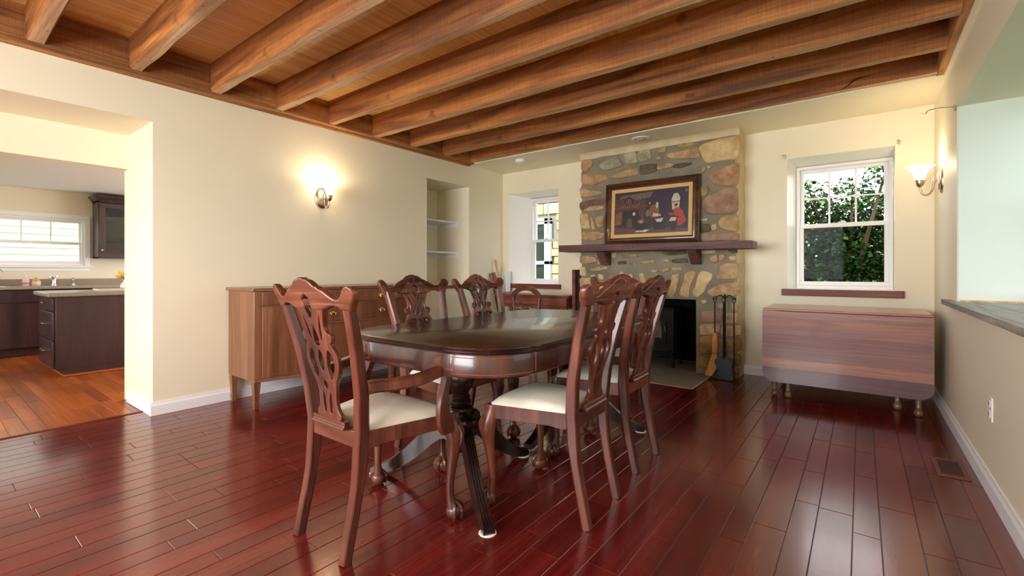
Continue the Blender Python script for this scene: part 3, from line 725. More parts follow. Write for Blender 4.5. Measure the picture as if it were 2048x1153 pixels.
def apath(a0, a1, z, corner):
    r = TR_-.0195; cx, cy = {0: (TX0+TR_, TY0+TR_), 1: (TX1-TR_, TY0+TR_), 2: (TX1-TR_, TY1-TR_), 3: (TX0+TR_, TY1-TR_)}[corner]
    return [(cx+r*math.cos(R(a0+(a1-a0)*i/16)), cy+r*math.sin(R(a0+(a1-a0)*i/16)), z) for i in range(17)]
for c, a in ((0, 180), (1, 270), (2, 0), (3, 90)):
    up, lo = apath(a+6, a+84, .716, c), apath(a+6, a+84, .650, c)
    b = MB(); b.tube(up+lo[::-1], .0016, 5, closed=True); b.build('string_inlay', INLAY, ap)
def pedestal(cx, cy, angs):
    b = MB(); pr = [(.0, .634), (.13, .634), (.13, .616), (.06, .612), (.045, .60), (.046, .585), (.060, .565), (.068, .54), (.068, .515), (.058, .485), (.044, .462), (.040, .450), (.046, .443), (.050, .436), (.044, .428), (.052, .420), (.056, .412), (.052, .402), (.048, .396), (.060, .386), (.064, .374), (.060, .362), (.050, .356), (.056, .345), (.060, .335), (.060, .20), (.050, .19), (.030, .17), (.012, .155), (0, .15)]
    b.lathe(pr, (cx, cy, 0), 32); b.build('pedestal_column', PED, t, smooth=40)
    for a in angs:
        D = Vector((math.cos(R(a)), math.sin(R(a)), 0)); X = Vector((-D.y, D.x, 0)); b = MB()
        K = smooth_path([(.045, .265, .050), (.09, .275, .048), (.15, .245, .044), (.22, .175, .040), (.30, .105, .035), (.37, .060, .029), (.43, .034, .024), (.475, .022, .019), (.492, .021, .017)], 2)
        sec = []; pts = []
        for r, z, h in K:
            pts.append(Vector((cx, cy, z))+D*r); a2 = .024
            top = []
            for k in range(9):
                u = -a2+2*a2*k/8; top.append((u, h-(0 if k % 2 else .0035)))
            sec.append([(-a2, -h), (a2, -h)]+top[::-1])
        b.sweep(pts, sec, X)
        # carved scroll where the leg leaves the column
        c = Vector((cx, cy, .325))+D*.085
        M = Matrix.Translation(c) @ Matrix.Rotation(R(a), 4, 'Z') @ Matrix.Rotation(R(90), 4, 'X')
        b.lathe([(0, -.024), (.026, -.024), (.030, -.018), (.030, .018), (.026, .024), (.012, .026), (0, .024)], n=16, M=M)
        b.ball(Vector((cx, cy, .285))+D*.075, .034, (1, 1, 1.2), 12)
        lg = b.build('leg', PED, t, smooth=40)
        e = Vector((cx, cy, 0))+D*.468; b = MB(); b.lathe([(0, 0), (.036, 0), (.037, .002), (.034, .0045), (0, .0045)], (e.x, e.y, 0), 24); g = b.build('glide_pad', PLASTIC, lg)
        g['label'] = 'white felt glide pad'
pedestal(2.55, 1.68, (-33, 203, 84)); pedestal(2.57, 2.72, (28, 152, -90))
# ------------------------------------------------------------------ sideboard
t = thing('sideboard', 'long walnut sideboard with brass oval pulls along the left wall', 'sideboard', (.28, 2.44, 0))
def sx_(y):
    u = (y-2.44)
    a = abs(u)
    if a < .40: return .560+.018*(1-(u/.40)**2)
    e = (a-.40)/.44
    return .560-.082*(e**1.25)
def front(off, n=28, y0=1.60, y1=3.28): return [(sx_(y0+(y1-y0)*i/n)+off, y0+(y1-y0)*i/n) for i in range(n+1)]
b = MB(); poly = [(.02, 1.60)]+front(0)+[(.02, 3.28)]; b.prism(poly, 'z', .215, .905); b.build('case', SBOARD, t, .003)
b = MB(); poly = [(.004, 1.585)]+[(x+.014, y) for x, y in front(0, 28, 1.585, 3.295)]+[(.004, 3.295)]; b.prism(poly, 'z', .905, .930); b.build('top_board', SBOARDX, t, .004)
b = MB(); b.rings([[(sx_(y)+o, y, z) for o, z in ((0, .212), (.010, .212), (.010, .232), (0, .236))] for y in [1.6+1.68*i/30 for i in range(31)]]); b.build('base_moulding', SBOARDX, t)
def panel(name, y0, y1, z0, z1, m=SBOARD, inlay=True, n=8):
    b = MB(); ys = [y0+(y1-y0)*i/n for i in range(n+1)]
    b.rings([[(sx_(y)-.004, y, z0), (sx_(y)+.007, y, z0), (sx_(y)+.007, y, z1), (sx_(y)-.004, y, z1)] for y in ys])
    o = b.build(name, m, t, .0015)
    if inlay:
        b = MB(); g = .018; yy = [y0+g+(y1-y0-2*g)*i/n for i in range(n+1)]
        b.tube([(sx_(y)+.0075, y, z0+g) for y in yy]+[(sx_(y)+.0075, y, z1-g) for y in yy[::-1]], .0014, 4, closed=True); b.build('string_inlay', INLAY, o)
    return o
def pull(par, y, z):
    x = sx_(y)+.008; b = MB(); M = Matrix.Translation((x, y, z)) @ Matrix.Rotation(R(90), 4, 'Y') @ Matrix.Diagonal((.72, 1, 1, 1))
    b.lathe([(0, 0), (.034, 0), (.034, .003), (.028, .005), (.026, .003), (.015, .004), (.012, .007), (0, .008)], n=26, M=M)
    for s in (-1, 1): b.ball((x+.010, y+s*.024, z+.006), .005)
    b.tube([(x+.012, y-.024, z+.006), (x+.018, y-.022, z-.010), (x+.020, y, z-.018), (x+.018, y+.022, z-.010), (x+.012, y+.024, z+.006)], .0028, 6)
    b.build('brass_pull', BRASS, par)
S1 = (1.655, 2.015); S2 = (2.865, 3.225); CC = (2.075, 2.805)
for y0, y1 in (S1, S2):
    o = panel('drawer', y0, y1, .800, .893); pull(o, (y0+y1)/2-.01, .845)
    o = panel('door', y0, y1, .240, .785); yk = y1-.03 if y0 < 2 else y0+.03; b = MB(); b.box(sx_(yk)+.006, sx_(yk)+.010, yk-.008, yk+.008, .575, .60); b.build('keyhole_plate', BRASS, o)
for z0, z1 in ((.800, .893), (.640, .785)):
    o = panel('drawer', *CC, z0, z1)
    for y in (2.19, 2.69): pull(o, y, (z0+z1)/2-.01)
for y0, y1 in ((2.075, 2.435), (2.445, 2.805)):
    o = panel('door', y0, y1, .245, .615)
    yk = y1-.03 if y0 < 2.2 else y0+.03; b = MB(); b.box(sx_(yk)+.006, sx_(yk)+.010, yk-.007, yk+.007, .46, .485); b.build('keyhole_plate', BRASS, o)
b = MB(); b.rings([[(sx_(y)-.002, y, .618), (sx_(y)+.012, y, .620), (sx_(y)+.012, y, .634), (sx_(y)-.002, y, .636)] for y in [2.06+.76*i/12 for i in range(13)]]); b.build('mid_moulding', SBOARDX, t)
b = MB(); b.rings([[(sx_(y)-.002, y, .787), (sx_(y)+.009, y, .789), (sx_(y)+.009, y, .796), (sx_(y)-.002, y, .798)] for y in [1.62+1.64*i/24 for i in range(25)]]); b.build('upper_moulding', SBOARDX, t)
for x, y in ((sx_(1.62)-.03, 1.625), (sx_(2.045)-.03, 2.045), (sx_(2.835)-.03, 2.835), (sx_(3.26)-.03, 3.255), (.048, 1.628), (.048, 3.252)):
    b = MB(); b.rings([[(x+s*a, y+u*a, z) for s, u in ((-1, -1), (1, -1), (1, 1), (-1, 1))] for z, a in ((.0, .0145), (.008, .0165), (.045, .0195), (.056, .021), (.060, .0165), (.216, .026))]); b.build('leg', SBOARD, t, .0015, smooth=20)

# ------------------------------------------------------------------ fieldstone chimney
STONES = [('o',[[1.456,2.405],[1.592,2.385],[1.599,2.335],[1.571,2.301],[1.522,2.271],[1.473,2.277],[1.453,2.343]]),
('g',[[1.694,2.303],[1.727,2.329],[1.813,2.365],[1.904,2.382],[1.929,2.366],[1.948,2.321],[1.974,2.294],[1.967,2.265],[1.91,2.255],[1.793,2.244],[1.727,2.262]]),
('g',[[1.986,2.387],[2.036,2.403],[2.135,2.399],[2.141,2.363],[2.159,2.302],[2.153,2.28],[2.049,2.272],[2.018,2.3]]),
('g',[[2.153,2.367],[2.189,2.402],[2.278,2.405],[2.307,2.372],[2.307,2.304],[2.249,2.284],[2.177,2.288]]),
('y',[[1.846,2.146],[1.872,2.182],[1.942,2.203],[2.141,2.212],[2.153,2.175],[2.153,2.135],[1.974,2.128]]),
('o',[[1.459,2.216],[1.494,2.23],[1.667,2.208],[1.78,2.182],[1.78,2.139],[1.741,2.126],[1.633,2.083],[1.473,2.12],[1.456,2.166]]),
('d',[[2.183,2.235],[2.278,2.239],[2.371,2.226],[2.371,2.158],[2.278,2.136],[2.189,2.142]]),
('t',[[2.365,2.295],[2.394,2.313],[2.428,2.291],[2.417,2.27],[2.383,2.27]]),
('t',[[2.383,2.208],[2.507,2.218],[2.562,2.199],[2.534,2.17],[2.422,2.163],[2.383,2.168]]),
('y',[[2.365,2.374],[2.417,2.394],[2.484,2.395],[2.473,2.357],[2.462,2.342],[2.394,2.347]]),
('y',[[2.591,2.393],[2.661,2.408],[2.793,2.394],[2.793,2.37],[2.719,2.366],[2.634,2.366]]),
('t',[[2.497,2.319],[2.558,2.332],[2.645,2.326],[2.787,2.333],[2.803,2.32],[2.808,2.252],[2.767,2.234],[2.634,2.248],[2.525,2.27],[2.5,2.296]]),
('c',[[2.823,2.333],[2.869,2.363],[2.945,2.376],[3.019,2.39],[3.129,2.386],[3.177,2.383],[3.181,2.27],[3.163,2.173],[3.043,2.183],[2.975,2.177],[2.895,2.178],[2.869,2.214],[2.844,2.281]]),
('o',[[2.915,2.027],[2.975,2.072],[3.024,2.092],[3.167,2.123],[3.186,2.116],[3.186,2.013],[3.177,1.917],[3.019,1.93],[2.984,1.934],[2.955,1.964],[2.935,1.998]]),
('d',[[2.553,2.194],[2.645,2.203],[2.74,2.189],[2.719,2.171],[2.634,2.155],[2.558,2.166]]),
('y',[[2.834,2.128],[2.885,2.126],[2.869,2.08],[2.844,2.073]]),
('t',[[2.895,2.13],[2.925,2.137],[2.945,2.113],[2.905,2.102]]),
('y',[[2.829,1.926],[2.895,1.93],[2.917,1.882],[2.884,1.84],[2.829,1.833]]),
('m',[[2.857,1.779],[2.895,1.827],[2.96,1.849],[3.014,1.878],[3.098,1.888],[3.167,1.867],[3.169,1.744],[3.167,1.65],[3.056,1.642],[2.976,1.643],[2.912,1.653],[2.868,1.703],[2.849,1.745]]),
('y',[[3.008,1.566],[3.035,1.599],[3.082,1.612],[3.18,1.611],[3.185,1.466],[3.139,1.458],[3.066,1.478],[3.024,1.503],[3.006,1.533]]),
('t',[[2.933,1.531],[2.982,1.54],[2.987,1.483],[2.939,1.468]]),
('d',[[2.829,1.544],[2.917,1.544],[2.928,1.469],[2.84,1.456]]),
('g',[[2.835,1.595],[2.906,1.602],[2.895,1.574],[2.84,1.578]]),
('m',[[2.818,1.44],[2.895,1.447],[3.003,1.436],[3.174,1.439],[3.18,1.364],[2.824,1.376]]),
('t',[[1.437,2.065],[1.612,2.017],[1.723,1.998],[1.723,1.963],[1.572,1.956],[1.466,1.956],[1.441,2.013]]),
('p',[[1.441,1.895],[1.596,1.91],[1.746,1.91],[1.746,1.846],[1.612,1.851],[1.458,1.798],[1.433,1.837]]),
('t',[[1.475,1.79],[1.58,1.839],[1.746,1.825],[1.746,1.79],[1.572,1.775]]),
('c',[[1.437,1.756],[1.532,1.749],[1.548,1.682],[1.568,1.572],[1.458,1.578],[1.437,1.653]]),
('t',[[1.572,1.71],[1.6,1.686],[1.628,1.561],[1.588,1.564]]),
('t',[[1.644,1.683],[1.668,1.71],[1.746,1.711],[1.746,1.576],[1.668,1.581]]),
('o',[[1.458,1.527],[1.596,1.534],[1.738,1.513],[1.731,1.449],[1.596,1.426],[1.466,1.446]]),
('t',[[1.438,1.242],[1.529,1.247],[1.633,1.226],[1.653,1.17],[1.55,1.153],[1.438,1.16]]),
('t',[[1.578,1.097],[1.68,1.112],[1.78,1.114],[1.78,1.084],[1.68,1.066],[1.571,1.066]]),
('c',[[1.431,1.11],[1.501,1.11],[1.515,1.028],[1.501,1.003],[1.431,1.009]]),
('t',[[1.66,1.207],[1.694,1.17],[1.714,1.136],[1.667,1.139]]),
('y',[[1.974,1.246],[2.067,1.25],[2.147,1.246],[2.147,1.219],[2.036,1.213],[1.974,1.223]]),
('y',[[2.067,1.159],[2.129,1.164],[2.129,1.124],[2.074,1.127]]),
('y',[[2.195,1.175],[2.336,1.185],[2.36,1.162],[2.249,1.14],[2.195,1.149]]),
('d',[[1.923,1.173],[2.018,1.175],[2.018,1.142],[1.929,1.138]]),
('y',[[1.846,1.264],[1.904,1.275],[1.897,1.209],[1.846,1.216]]),
('c',[[1.673,1.029],[1.741,1.017],[1.754,0.956],[1.687,0.967]]),
('y',[[1.813,1.029],[1.859,1.041],[1.872,0.957],[1.807,0.951]]),
('c',[[1.948,1.054],[1.986,1.059],[1.999,0.983],[1.948,0.982]]),
('c',[[2.043,1.024],[2.098,1.03],[2.116,0.937],[2.061,0.936]]),
('t',[[2.171,1.03],[2.225,1.042],[2.249,0.939],[2.195,0.926]]),
('t',[[1.431,0.977],[1.599,0.979],[1.599,0.892],[1.452,0.833],[1.431,0.902]]),
('c',[[1.578,1.016],[1.633,1.022],[1.64,0.998],[1.585,0.99]]),
('t',[[2.296,1.071],[2.371,1.076],[2.388,1.054],[2.336,1.042]]),
('t',[[1.431,0.813],[1.578,0.848],[1.66,0.82],[1.66,0.727],[1.536,0.685],[1.431,0.687]]),
('c',[[1.694,0.931],[1.78,0.92],[1.807,0.823],[1.807,0.751],[1.727,0.748],[1.694,0.82]]),
('t',[[1.846,0.921],[1.923,0.922],[1.942,0.767],[1.859,0.759]]),
('c',[[1.974,0.923],[2.036,0.912],[2.043,0.771],[1.986,0.769]]),
('c',[[2.086,0.913],[2.153,0.902],[2.147,0.774],[2.08,0.772]]),
('t',[[2.201,0.898],[2.278,0.899],[2.255,0.772],[2.189,0.77]]),
('t',[[2.435,1.189],[2.508,1.196],[2.514,1.165],[2.447,1.152]]),
('d',[[2.536,1.182],[2.607,1.194],[2.688,1.196],[2.704,1.152],[2.602,1.148],[2.542,1.154]]),
('o',[[2.43,1.071],[2.486,1.099],[2.514,1.093],[2.503,1.065],[2.435,1.048]]),
('t',[[2.536,1.098],[2.634,1.103],[2.65,1.068],[2.542,1.071]]),
('o',[[2.915,1.197],[2.945,1.218],[2.989,1.222],[2.999,1.175],[2.98,1.144],[2.935,1.155]]),
('o',[[3.002,1.211],[3.043,1.234],[3.067,1.215],[3.053,1.174],[3.009,1.164]]),
('c',[[3.101,1.204],[3.163,1.211],[3.158,1.167],[3.11,1.173]]),
('t',[[3.014,1.117],[3.067,1.135],[3.186,1.131],[3.181,1.1],[3.172,0.993],[3.091,0.982],[2.994,0.981],[2.984,1.023],[3.009,1.044]]),
('t',[[2.91,0.864],[2.975,0.907],[3.053,0.94],[3.186,0.947],[3.186,0.83],[3.091,0.811],[2.945,0.806],[2.91,0.832]]),
('t',[[2.542,1.015],[2.596,1.032],[2.621,1.027],[2.604,0.966],[2.574,0.827],[2.547,0.782],[2.497,0.797],[2.514,0.881],[2.531,0.976]]),
('t',[[2.672,1.027],[2.709,1.054],[2.767,1.054],[2.782,1.022],[2.751,0.968],[2.725,0.902],[2.709,0.793],[2.618,0.812],[2.629,0.873],[2.661,0.967]]),
('c',[[2.813,1.033],[2.839,1.054],[2.885,1.049],[2.94,1.023],[2.935,0.986],[2.895,0.927],[2.859,0.852],[2.803,0.796],[2.767,0.811],[2.754,0.86],[2.782,0.903],[2.793,0.968]]),
('c',[[2.834,0.76],[2.885,0.767],[2.895,0.741],[2.859,0.724]]),
('d',[[3.091,1.277],[3.172,1.282],[3.177,1.244],[3.129,1.237],[3.101,1.256]]),
('t',[[2.839,1.279],[2.975,1.275],[2.975,1.243],[2.844,1.236]]),
('d',[[2.447,1.284],[2.677,1.283],[2.677,1.24],[2.525,1.232],[2.447,1.245]]),
('m',[[2.838,0.654],[3.036,0.664],[3.036,0.553],[2.838,0.54]]),
('t',[[2.824,0.509],[2.966,0.526],[2.973,0.423],[2.831,0.403]]),
('o',[[3.029,0.501],[3.145,0.517],[3.145,0.415],[3.029,0.405]]),
('b',[[2.824,0.372],[2.959,0.407],[3.036,0.376],[3.036,0.258],[2.931,0.221],[2.831,0.221]]),
('b',[[2.824,0.183],[2.945,0.204],[3.036,0.184],[3.029,0.102],[2.831,0.066]]),
('t',[[3.07,0.644],[3.178,0.642],[3.171,0.548],[3.07,0.541]]),
('b',[[3.077,0.38],[3.165,0.402],[3.211,0.399],[3.211,0.284],[3.077,0.262]]),
('b',[[3.077,0.226],[3.204,0.247],[3.204,0.131],[3.084,0.102]]),
('b',[[2.903,0.049],[3.036,0.074],[3.029,0.006],[2.945,0.002]]),
('b',[[3.07,0.078],[3.191,0.108],[3.184,-0.001],[3.077,-0.024]]),
('t',[[3.158,0.518],[3.211,0.522],[3.214,0.428],[3.161,0.424]]),
('t',[[2.994,0.736],[3.05,0.746],[3.05,0.694],[3.001,0.684]]),
('o',[[3.124,0.749],[3.191,0.744],[3.184,0.672],[3.124,0.676]]),
('t',[[2.973,0.519],[3.022,0.523],[3.015,0.441],[2.98,0.438]]),
('m',[[1.46,0.03],[1.581,0.035],[1.581,0.114],[1.46,0.109]]),
('t',[[1.601,0.03],[1.764,0.035],[1.764,0.114],[1.601,0.109]]),
('t',[[1.46,0.134],[1.671,0.139],[1.671,0.228],[1.46,0.223]]),
('b',[[1.691,0.134],[1.8,0.139],[1.8,0.228],[1.691,0.223]]),
('t',[[1.46,0.248],[1.589,0.253],[1.589,0.335],[1.46,0.33]]),
('t',[[1.609,0.248],[1.748,0.253],[1.748,0.335],[1.609,0.33]]),
('b',[[1.768,0.248],[1.8,0.253],[1.8,0.335],[1.768,0.33]]),
('b',[[1.46,0.355],[1.591,0.36],[1.591,0.473],[1.46,0.468]]),
('b',[[1.611,0.355],[1.753,0.36],[1.753,0.473],[1.611,0.468]]),
('o',[[1.46,0.493],[1.644,0.498],[1.644,0.599],[1.46,0.594]]),
('m',[[1.664,0.493],[1.793,0.498],[1.793,0.599],[1.664,0.594]]),
('b',[[1.46,0.619],[1.674,0.624],[1.674,0.706],[1.46,0.701]]),
('b',[[1.694,0.619],[1.8,0.624],[1.8,0.706],[1.694,0.701]])]
def stone_mat(name, c0, c1, sc=9):
    m = mat(name, c0, .9, bump=.55, bscale=34); nt = m.node_tree; b = nt.nodes['Principled BSDF']
    tc = nt.nodes.new('ShaderNodeTexCoord'); n = nt.nodes.new('ShaderNodeTexNoise'); n.inputs['Scale'].default_value = sc; n.inputs['Detail'].default_value = 8; n.inputs['Roughness'].default_value = .65
    nt.links.new(tc.outputs['Object'], n.inputs['Vector']); r = nt.nodes.new('ShaderNodeValToRGB'); e = r.color_ramp.elements
    e[0].position = .33; e[0].color = c1; e[1].position = .62; e[1].color = c0
    nt.links.new(n.outputs[0], r.inputs[0]); nt.links.new(r.outputs[0], b.inputs['Base Color']); return m
SM = {'o': stone_mat('orange_fieldstone', srgb(196, 156, 116), srgb(146, 110, 80)), 'g': stone_mat('grey_green_fieldstone', srgb(188, 178, 146), srgb(138, 130, 106)),
      'y': stone_mat('mustard_fieldstone', srgb(188, 158, 108), srgb(134, 110, 76)), 'd': stone_mat('dark_fieldstone', srgb(112, 100, 80), srgb(72, 64, 52)),
      't': stone_mat('tan_fieldstone', srgb(208, 176, 132), srgb(152, 122, 88)), 'c': stone_mat('cream_fieldstone', srgb(222, 196, 148), srgb(178, 148, 106)),
      'm': stone_mat('mauve_brown_fieldstone', srgb(178, 144, 120), srgb(134, 104, 86)), 'p': stone_mat('purple_brown_fieldstone', srgb(136, 102, 84), srgb(98, 76, 64)),
      'b': stone_mat('brown_fieldstone', srgb(176, 138, 92), srgb(118, 90, 60))}
KEYS = list(SM)
YC = 4.955
t = thing('stone_chimney', 'tan fieldstone chimney breast with grey mortar and open firebox', 'fireplace', (2.31, 5.1, 0))
b = MB()
def rough(x0, x1, z0, z1, nx, nz):
    G = [[b.v((x0+(x1-x0)*i/nx, YC-noise.noise((x0+i*.31, z0+j*.37, 4))*.005, z0+(z1-z0)*j/nz)) for j in range(nz+1)] for i in range(nx+1)]
    for i in range(nx):
        for j in range(nz): b._f([G[i][j], G[i+1][j], G[i+1][j+1], G[i][j+1]])
CX0, CX1 = 1.455, 3.168
rough(CX0, CX1, .765, 2.472, 40, 40); rough(CX0, 1.83, 0, .765, 9, 18); rough(2.785, CX1, 0, .765, 9, 18)
b.quad((CX0, YC, 0), (CX0, YB, 0), (CX0, YB, 2.47), (CX0, YC, 2.47))
b.quad((1.83, YC, .765), (2.785, YC, .765), (2.785, 5.30, .765), (1.83, 5.30, .765)); b.quad((1.83, YC, 0), (1.83, 5.30, 0), (1.83, 5.30, .765), (1.83, YC, .765)); b.quad((2.785, YC, 0), (2.785, 5.30, 0), (2.785, 5.30, .765), (2.785, YC, .765))
b.build('mortar', MORTAR, t, smooth=60, rec=False)
b = MB(); rnd = random.Random(11)
def cutc(P):
    Q = []
    for a, c in zip(P, P[1:]+P[:1]): Q += [tuple(x*.86+y*.14 for x, y in zip(a, c)), tuple((x+y)/2 for x, y in zip(a, c)), tuple(x*.14+y*.86 for x, y in zip(a, c))]
    return Q
def stone(P, key, y=YC, axis='y', h=None):
    P = cutc([tuple(p) for p in P]); n = len(P); cx = sum(p[0] for p in P)/n; cz = sum(p[1] for p in P)/n; h = h or rnd.uniform(.012, .024); k0 = rnd.random()*50
    rs = []
    for sc_, d in ((1.10, -.012), (1.08, .45), (1.02, .85), (.86, 1.0), (.5, 1.06), (.22, 1.05)):
        ring = []
        for (x, z) in P:
            q = (cx+(x-cx)*sc_, cz+(z-cz)*sc_); nn = noise.noise((q[0]*14+k0, q[1]*14, k0))*.007+noise.noise((q[0]*42+k0, q[1]*42, k0))*.0025 if d > .3 else 0
            dd = h*d+nn
            ring.append((q[0], y-dd, q[1]) if axis == 'y' else (y-dd, q[0], q[1]))
        rs.append(ring)
    b.mi = KEYS.index(key); b.rings(rs, cap0=False)
for key, P in STONES: stone(P, key)
# stones turning the left-hand corner
z = .02; k = 0
while z < 2.36:
    hh = rnd.uniform(.11, .2); stone([(4.965, z+.008), (5.235, z+.008), (5.235, z+hh-.008), (4.965, z+hh-.008)], 'otcmg'[k % 5], 1.455, 'x', .02); z += hh; k += 1
b.build('stones', [SM[k] for k in KEYS], t, smooth=60)
# pale plaster-and-mortar edge on the right side and along the top
b = MB(); rs = []
for i in range(61):
    z = 2.47*i/60; f = noise.noise((z*5, 3, 1))*.012; g = noise.noise((z*6, 9, 1))*.008
    rs.append([(CX1-.012+f*.5, YC-.002, z), (CX1+.006+g*.5, YC+.012, z), (CX1+.012+f*.6, YC+.15, z), (CX1+.016+g, YB-.02, z), (CX1+.024+f, YB+.004, z)])
b.rings(rs, False, False, closed=False)
b.build('mortar_side', SMEAR, t, smooth=60)
b = MB(); rs = []
for i in range(61):
    x = CX0-.02+(CX1-CX0+.05)*i/60; f = noise.noise((x*6, 3, 7))*.012
    rs.append([(x, YC-.004, 2.405+f), (x, YC-.012, 2.43+f*.6), (x, YC-.022, 2.455), (x, YC-.05+f, 2.471)])
b.rings(rs, False, False, closed=False)
b.build('mortar_top', SMEAR, t, smooth=60)
# firebox
b = MB(); x0, x1, y0, y1 = 1.82, 2.795, 5.20, 5.72
b.quad((x0, y1, -.06), (x1, y1, -.06), (x1, y1, .80), (x0, y1, .80)); b.quad((x0, y0, -.06), (x0, y1, -.06), (x0, y1, .8), (x0, y0, .8)); b.quad((x1, y0, -.06), (x1, y1, -.06), (x1, y1, .8), (x1, y0, .8)); b.quad((x0, y0, .8), (x1, y0, .8), (x1, y1, .8), (x0, y1, .8)); b.quad((x0, 4.9, -.01), (x1, 4.9, -.01), (x1, y1, -.01), (x0, y1, -.01))
b.build('firebox', SOOT, t, smooth=0)
# hearth tiles flush with the floor
t = thing('tiled_hearth', 'grey stone tile hearth set into the floor before the fireplace', 'hearth', (2.3, 4.6, 0))
b = MB(); b.box(1.665, 2.942, 4.275, 4.96, -.01, .003); b.box(1.835, 2.78, 4.96, 5.6, -.01, .003); b.build('grout_bed', GROUT, t)
b = MB()
for i in range(5):
    xa, xb = max(1.67, 2.937-.305*(i+1)), 2.937-.305*i-.004
    for ya, yb in ((4.28, 4.60), (4.604, 4.955)):
        if xb > xa: b.box(xa, xb, ya, yb, 0, .006)
for i in range(3): b.box(1.84+.313*i, 1.84+.313*(i+1)-.004, 4.96, 5.55, 0, .006)
b.build('tiles', TILE, t, .001)
# mantel shelf on two brackets
t = thing('mantel_shelf', 'rough-sawn dark timber mantel shelf across the stone chimney', 'mantel', (2.31, 4.8, 1.27))
b = MB(); n = 40; rs = []
for i in range(n+1):
    x = 1.278+(3.352-1.278)*i/n; sag = -.018*(i/n)
    f = lambda s: noise.noise((x*4, s, 2))*.003
    rs.append([(x, 4.70+f(1), 1.290+sag+f(2)), (x, YC-.002, 1.290+sag), (x, YC-.002, 1.368+sag*1.2), (x, 4.70+f(3), 1.368+sag*1.2+f(4))])
b.rings(rs); b.build('shelf_board', MANTEL, t, .004, smooth=20)
for x in (1.79, 2.795):
    b = MB(); b.prism([(YC-.002, 1.278), (4.75, 1.278), (4.775, 1.24), (4.89, 1.135), (YC-.002, 1.13)], 'x', x-.045, x+.045); b.build('bracket', MANTEL, t, .004)
# framed picture leaning on the mantel
t = thing('framed_picture', 'dark-framed print of a dim room with a red-coated figure, on the mantel', 'picture', (2.315, 4.87, 1.362))
t.rotation_euler = (R(-4), 0, R(0)); PW, PH = 1.045, .70
def ring4(ins, y): return [(-PW/2+ins, y, ins), (PW/2-ins, y, ins), (PW/2-ins, y, PH-ins), (-PW/2+ins, y, PH-ins)]
b = MB(); pf = [(.0, .02), (0, -.008), (.006, -.016), (.016, -.020), (.024, -.012), (.030, -.014), (.040, -.024), (.052, -.026), (.060, -.014), (.066, -.012), (.072, -.004), (.072, .010)]
b.rings([ring4(i, y) for i, y in pf], False, False); b.build('frame', FRAMEW, t, world=False, smooth=25)
b = MB(); b.box(-PW/2+.066, PW/2-.066, .004, .012, .066, PH-.066); b.build('mat_board', mat('tan_mat_board', srgb(216, 178, 118), .8), t, world=False)
pc = [srgb(*c) for c in ((52, 30, 36), (78, 46, 38), (44, 26, 48), (98, 84, 80), (30, 16, 24), (164, 52, 38), (190, 176, 158), (92, 106, 70), (126, 70, 46), (84, 64, 34), (88, 58, 50), (120, 92, 70), (166, 130, 112))]
pm = [mat(f'print_ink_{i}', c, .45, var=.25, vscale=30) for i, c in enumerate(pc)]
b = MB(); q0, q1, z0, z1 = -PW/2+.118, PW/2-.118, .118, PH-.118; lay = [0]
def ink(i, *P):
    b.mi = i; lay[0] += 1; y = .0030-.00006*lay[0]
    b._f([b.v((q0+(q1-q0)*u, y, z0+(z1-z0)*v)) for u, v in P])
def blob(i, u, v, ru, rv, n=14): ink(i, *[(u+ru*math.cos(2*PI*k/n)*(1+.12*math.sin(3*k)), v+rv*math.sin(2*PI*k/n)) for k in range(n)])
b.mi = 9; b.box(q0-.006, q1+.006, .0032, .0045, z0-.006, z1+.006)
ink(0, (0, 0), (1, 0), (1, 1), (0, 1)); ink(1, (0, .3), (.42, .32), (.44, .78), (0, .86)); ink(3, (.1, .93), (.55, .97), (.5, .84), (.33, .80), (.2, .87), (.05, .85)); ink(2, (.6, .0), (1, 0), (1, 1), (.55, 1), (.57, .5))
ink(10, (0, .60), (.45, .62), (.45, .66), (0, .64)); blob(4, .2, .77, .065, .12); blob(10, .2, .77, .045, .085); ink(4, (.12, .22), (.34, .22), (.34, .56), (.12, .56)); ink(8, (.0, .2), (.1, .24), (.1, .55), (.02, .5))
for k in range(9): blob(11, .08+.033*k, .655+.02*(k % 3), .009, .03, 8)
ink(10, (0, 0), (1, 0), (1, .07), (.6, .12), (.3, .1), (0, .18)); ink(6, (.29, .03), (.36, .09), (.50, .07), (.45, .02)); blob(9, .22, .25, .05, .13); blob(4, .32, .28, .07, .17); blob(4, .38, .16, .11, .1); blob(6, .28, .47, .02, .045); blob(8, .38, .28, .05, .055); blob(12, .385, .27, .025, .03)
blob(7, .475, .46, .032, .08); blob(8, .56, .5, .07, .16); blob(6, .60, .64, .017, .075); blob(6, .50, .70, .01, .02); ink(6, (.54, .38), (.62, .37), (.625, .43), (.55, .46)); blob(6, .64, .40, .012, .025)
ink(6, (.575, .31), (.69, .33), (.66, .23), (.61, .22)); ink(4, (.56, .06), (.72, .06), (.72, .24), (.56, .24)); ink(6, (.80, .5), (.89, .52), (.90, .78), (.87, .88), (.82, .87), (.79, .75)); ink(2, (.80, .66), (.9, .68), (.9, .70), (.80, .68))
ink(6, (.76, .25), (.84, .22), (.86, .32), (.79, .33)); ink(4, (.78, .04), (.85, .04), (.84, .24), (.8, .25)); ink(5, (.83, .54), (.89, .55), (.93, .47), (.985, .24), (.93, .14), (.87, .13), (.87, .33), (.80, .43), (.75, .44), (.755, .40), (.81, .36)); blob(12, .845, .575, .018, .04); blob(4, .85, .61, .022, .03); ink(11, (.965, .94), (.995, .95), (.995, .90), (.965, .89))
b.build('print', pm, t, world=False, smooth=0, rec=False)
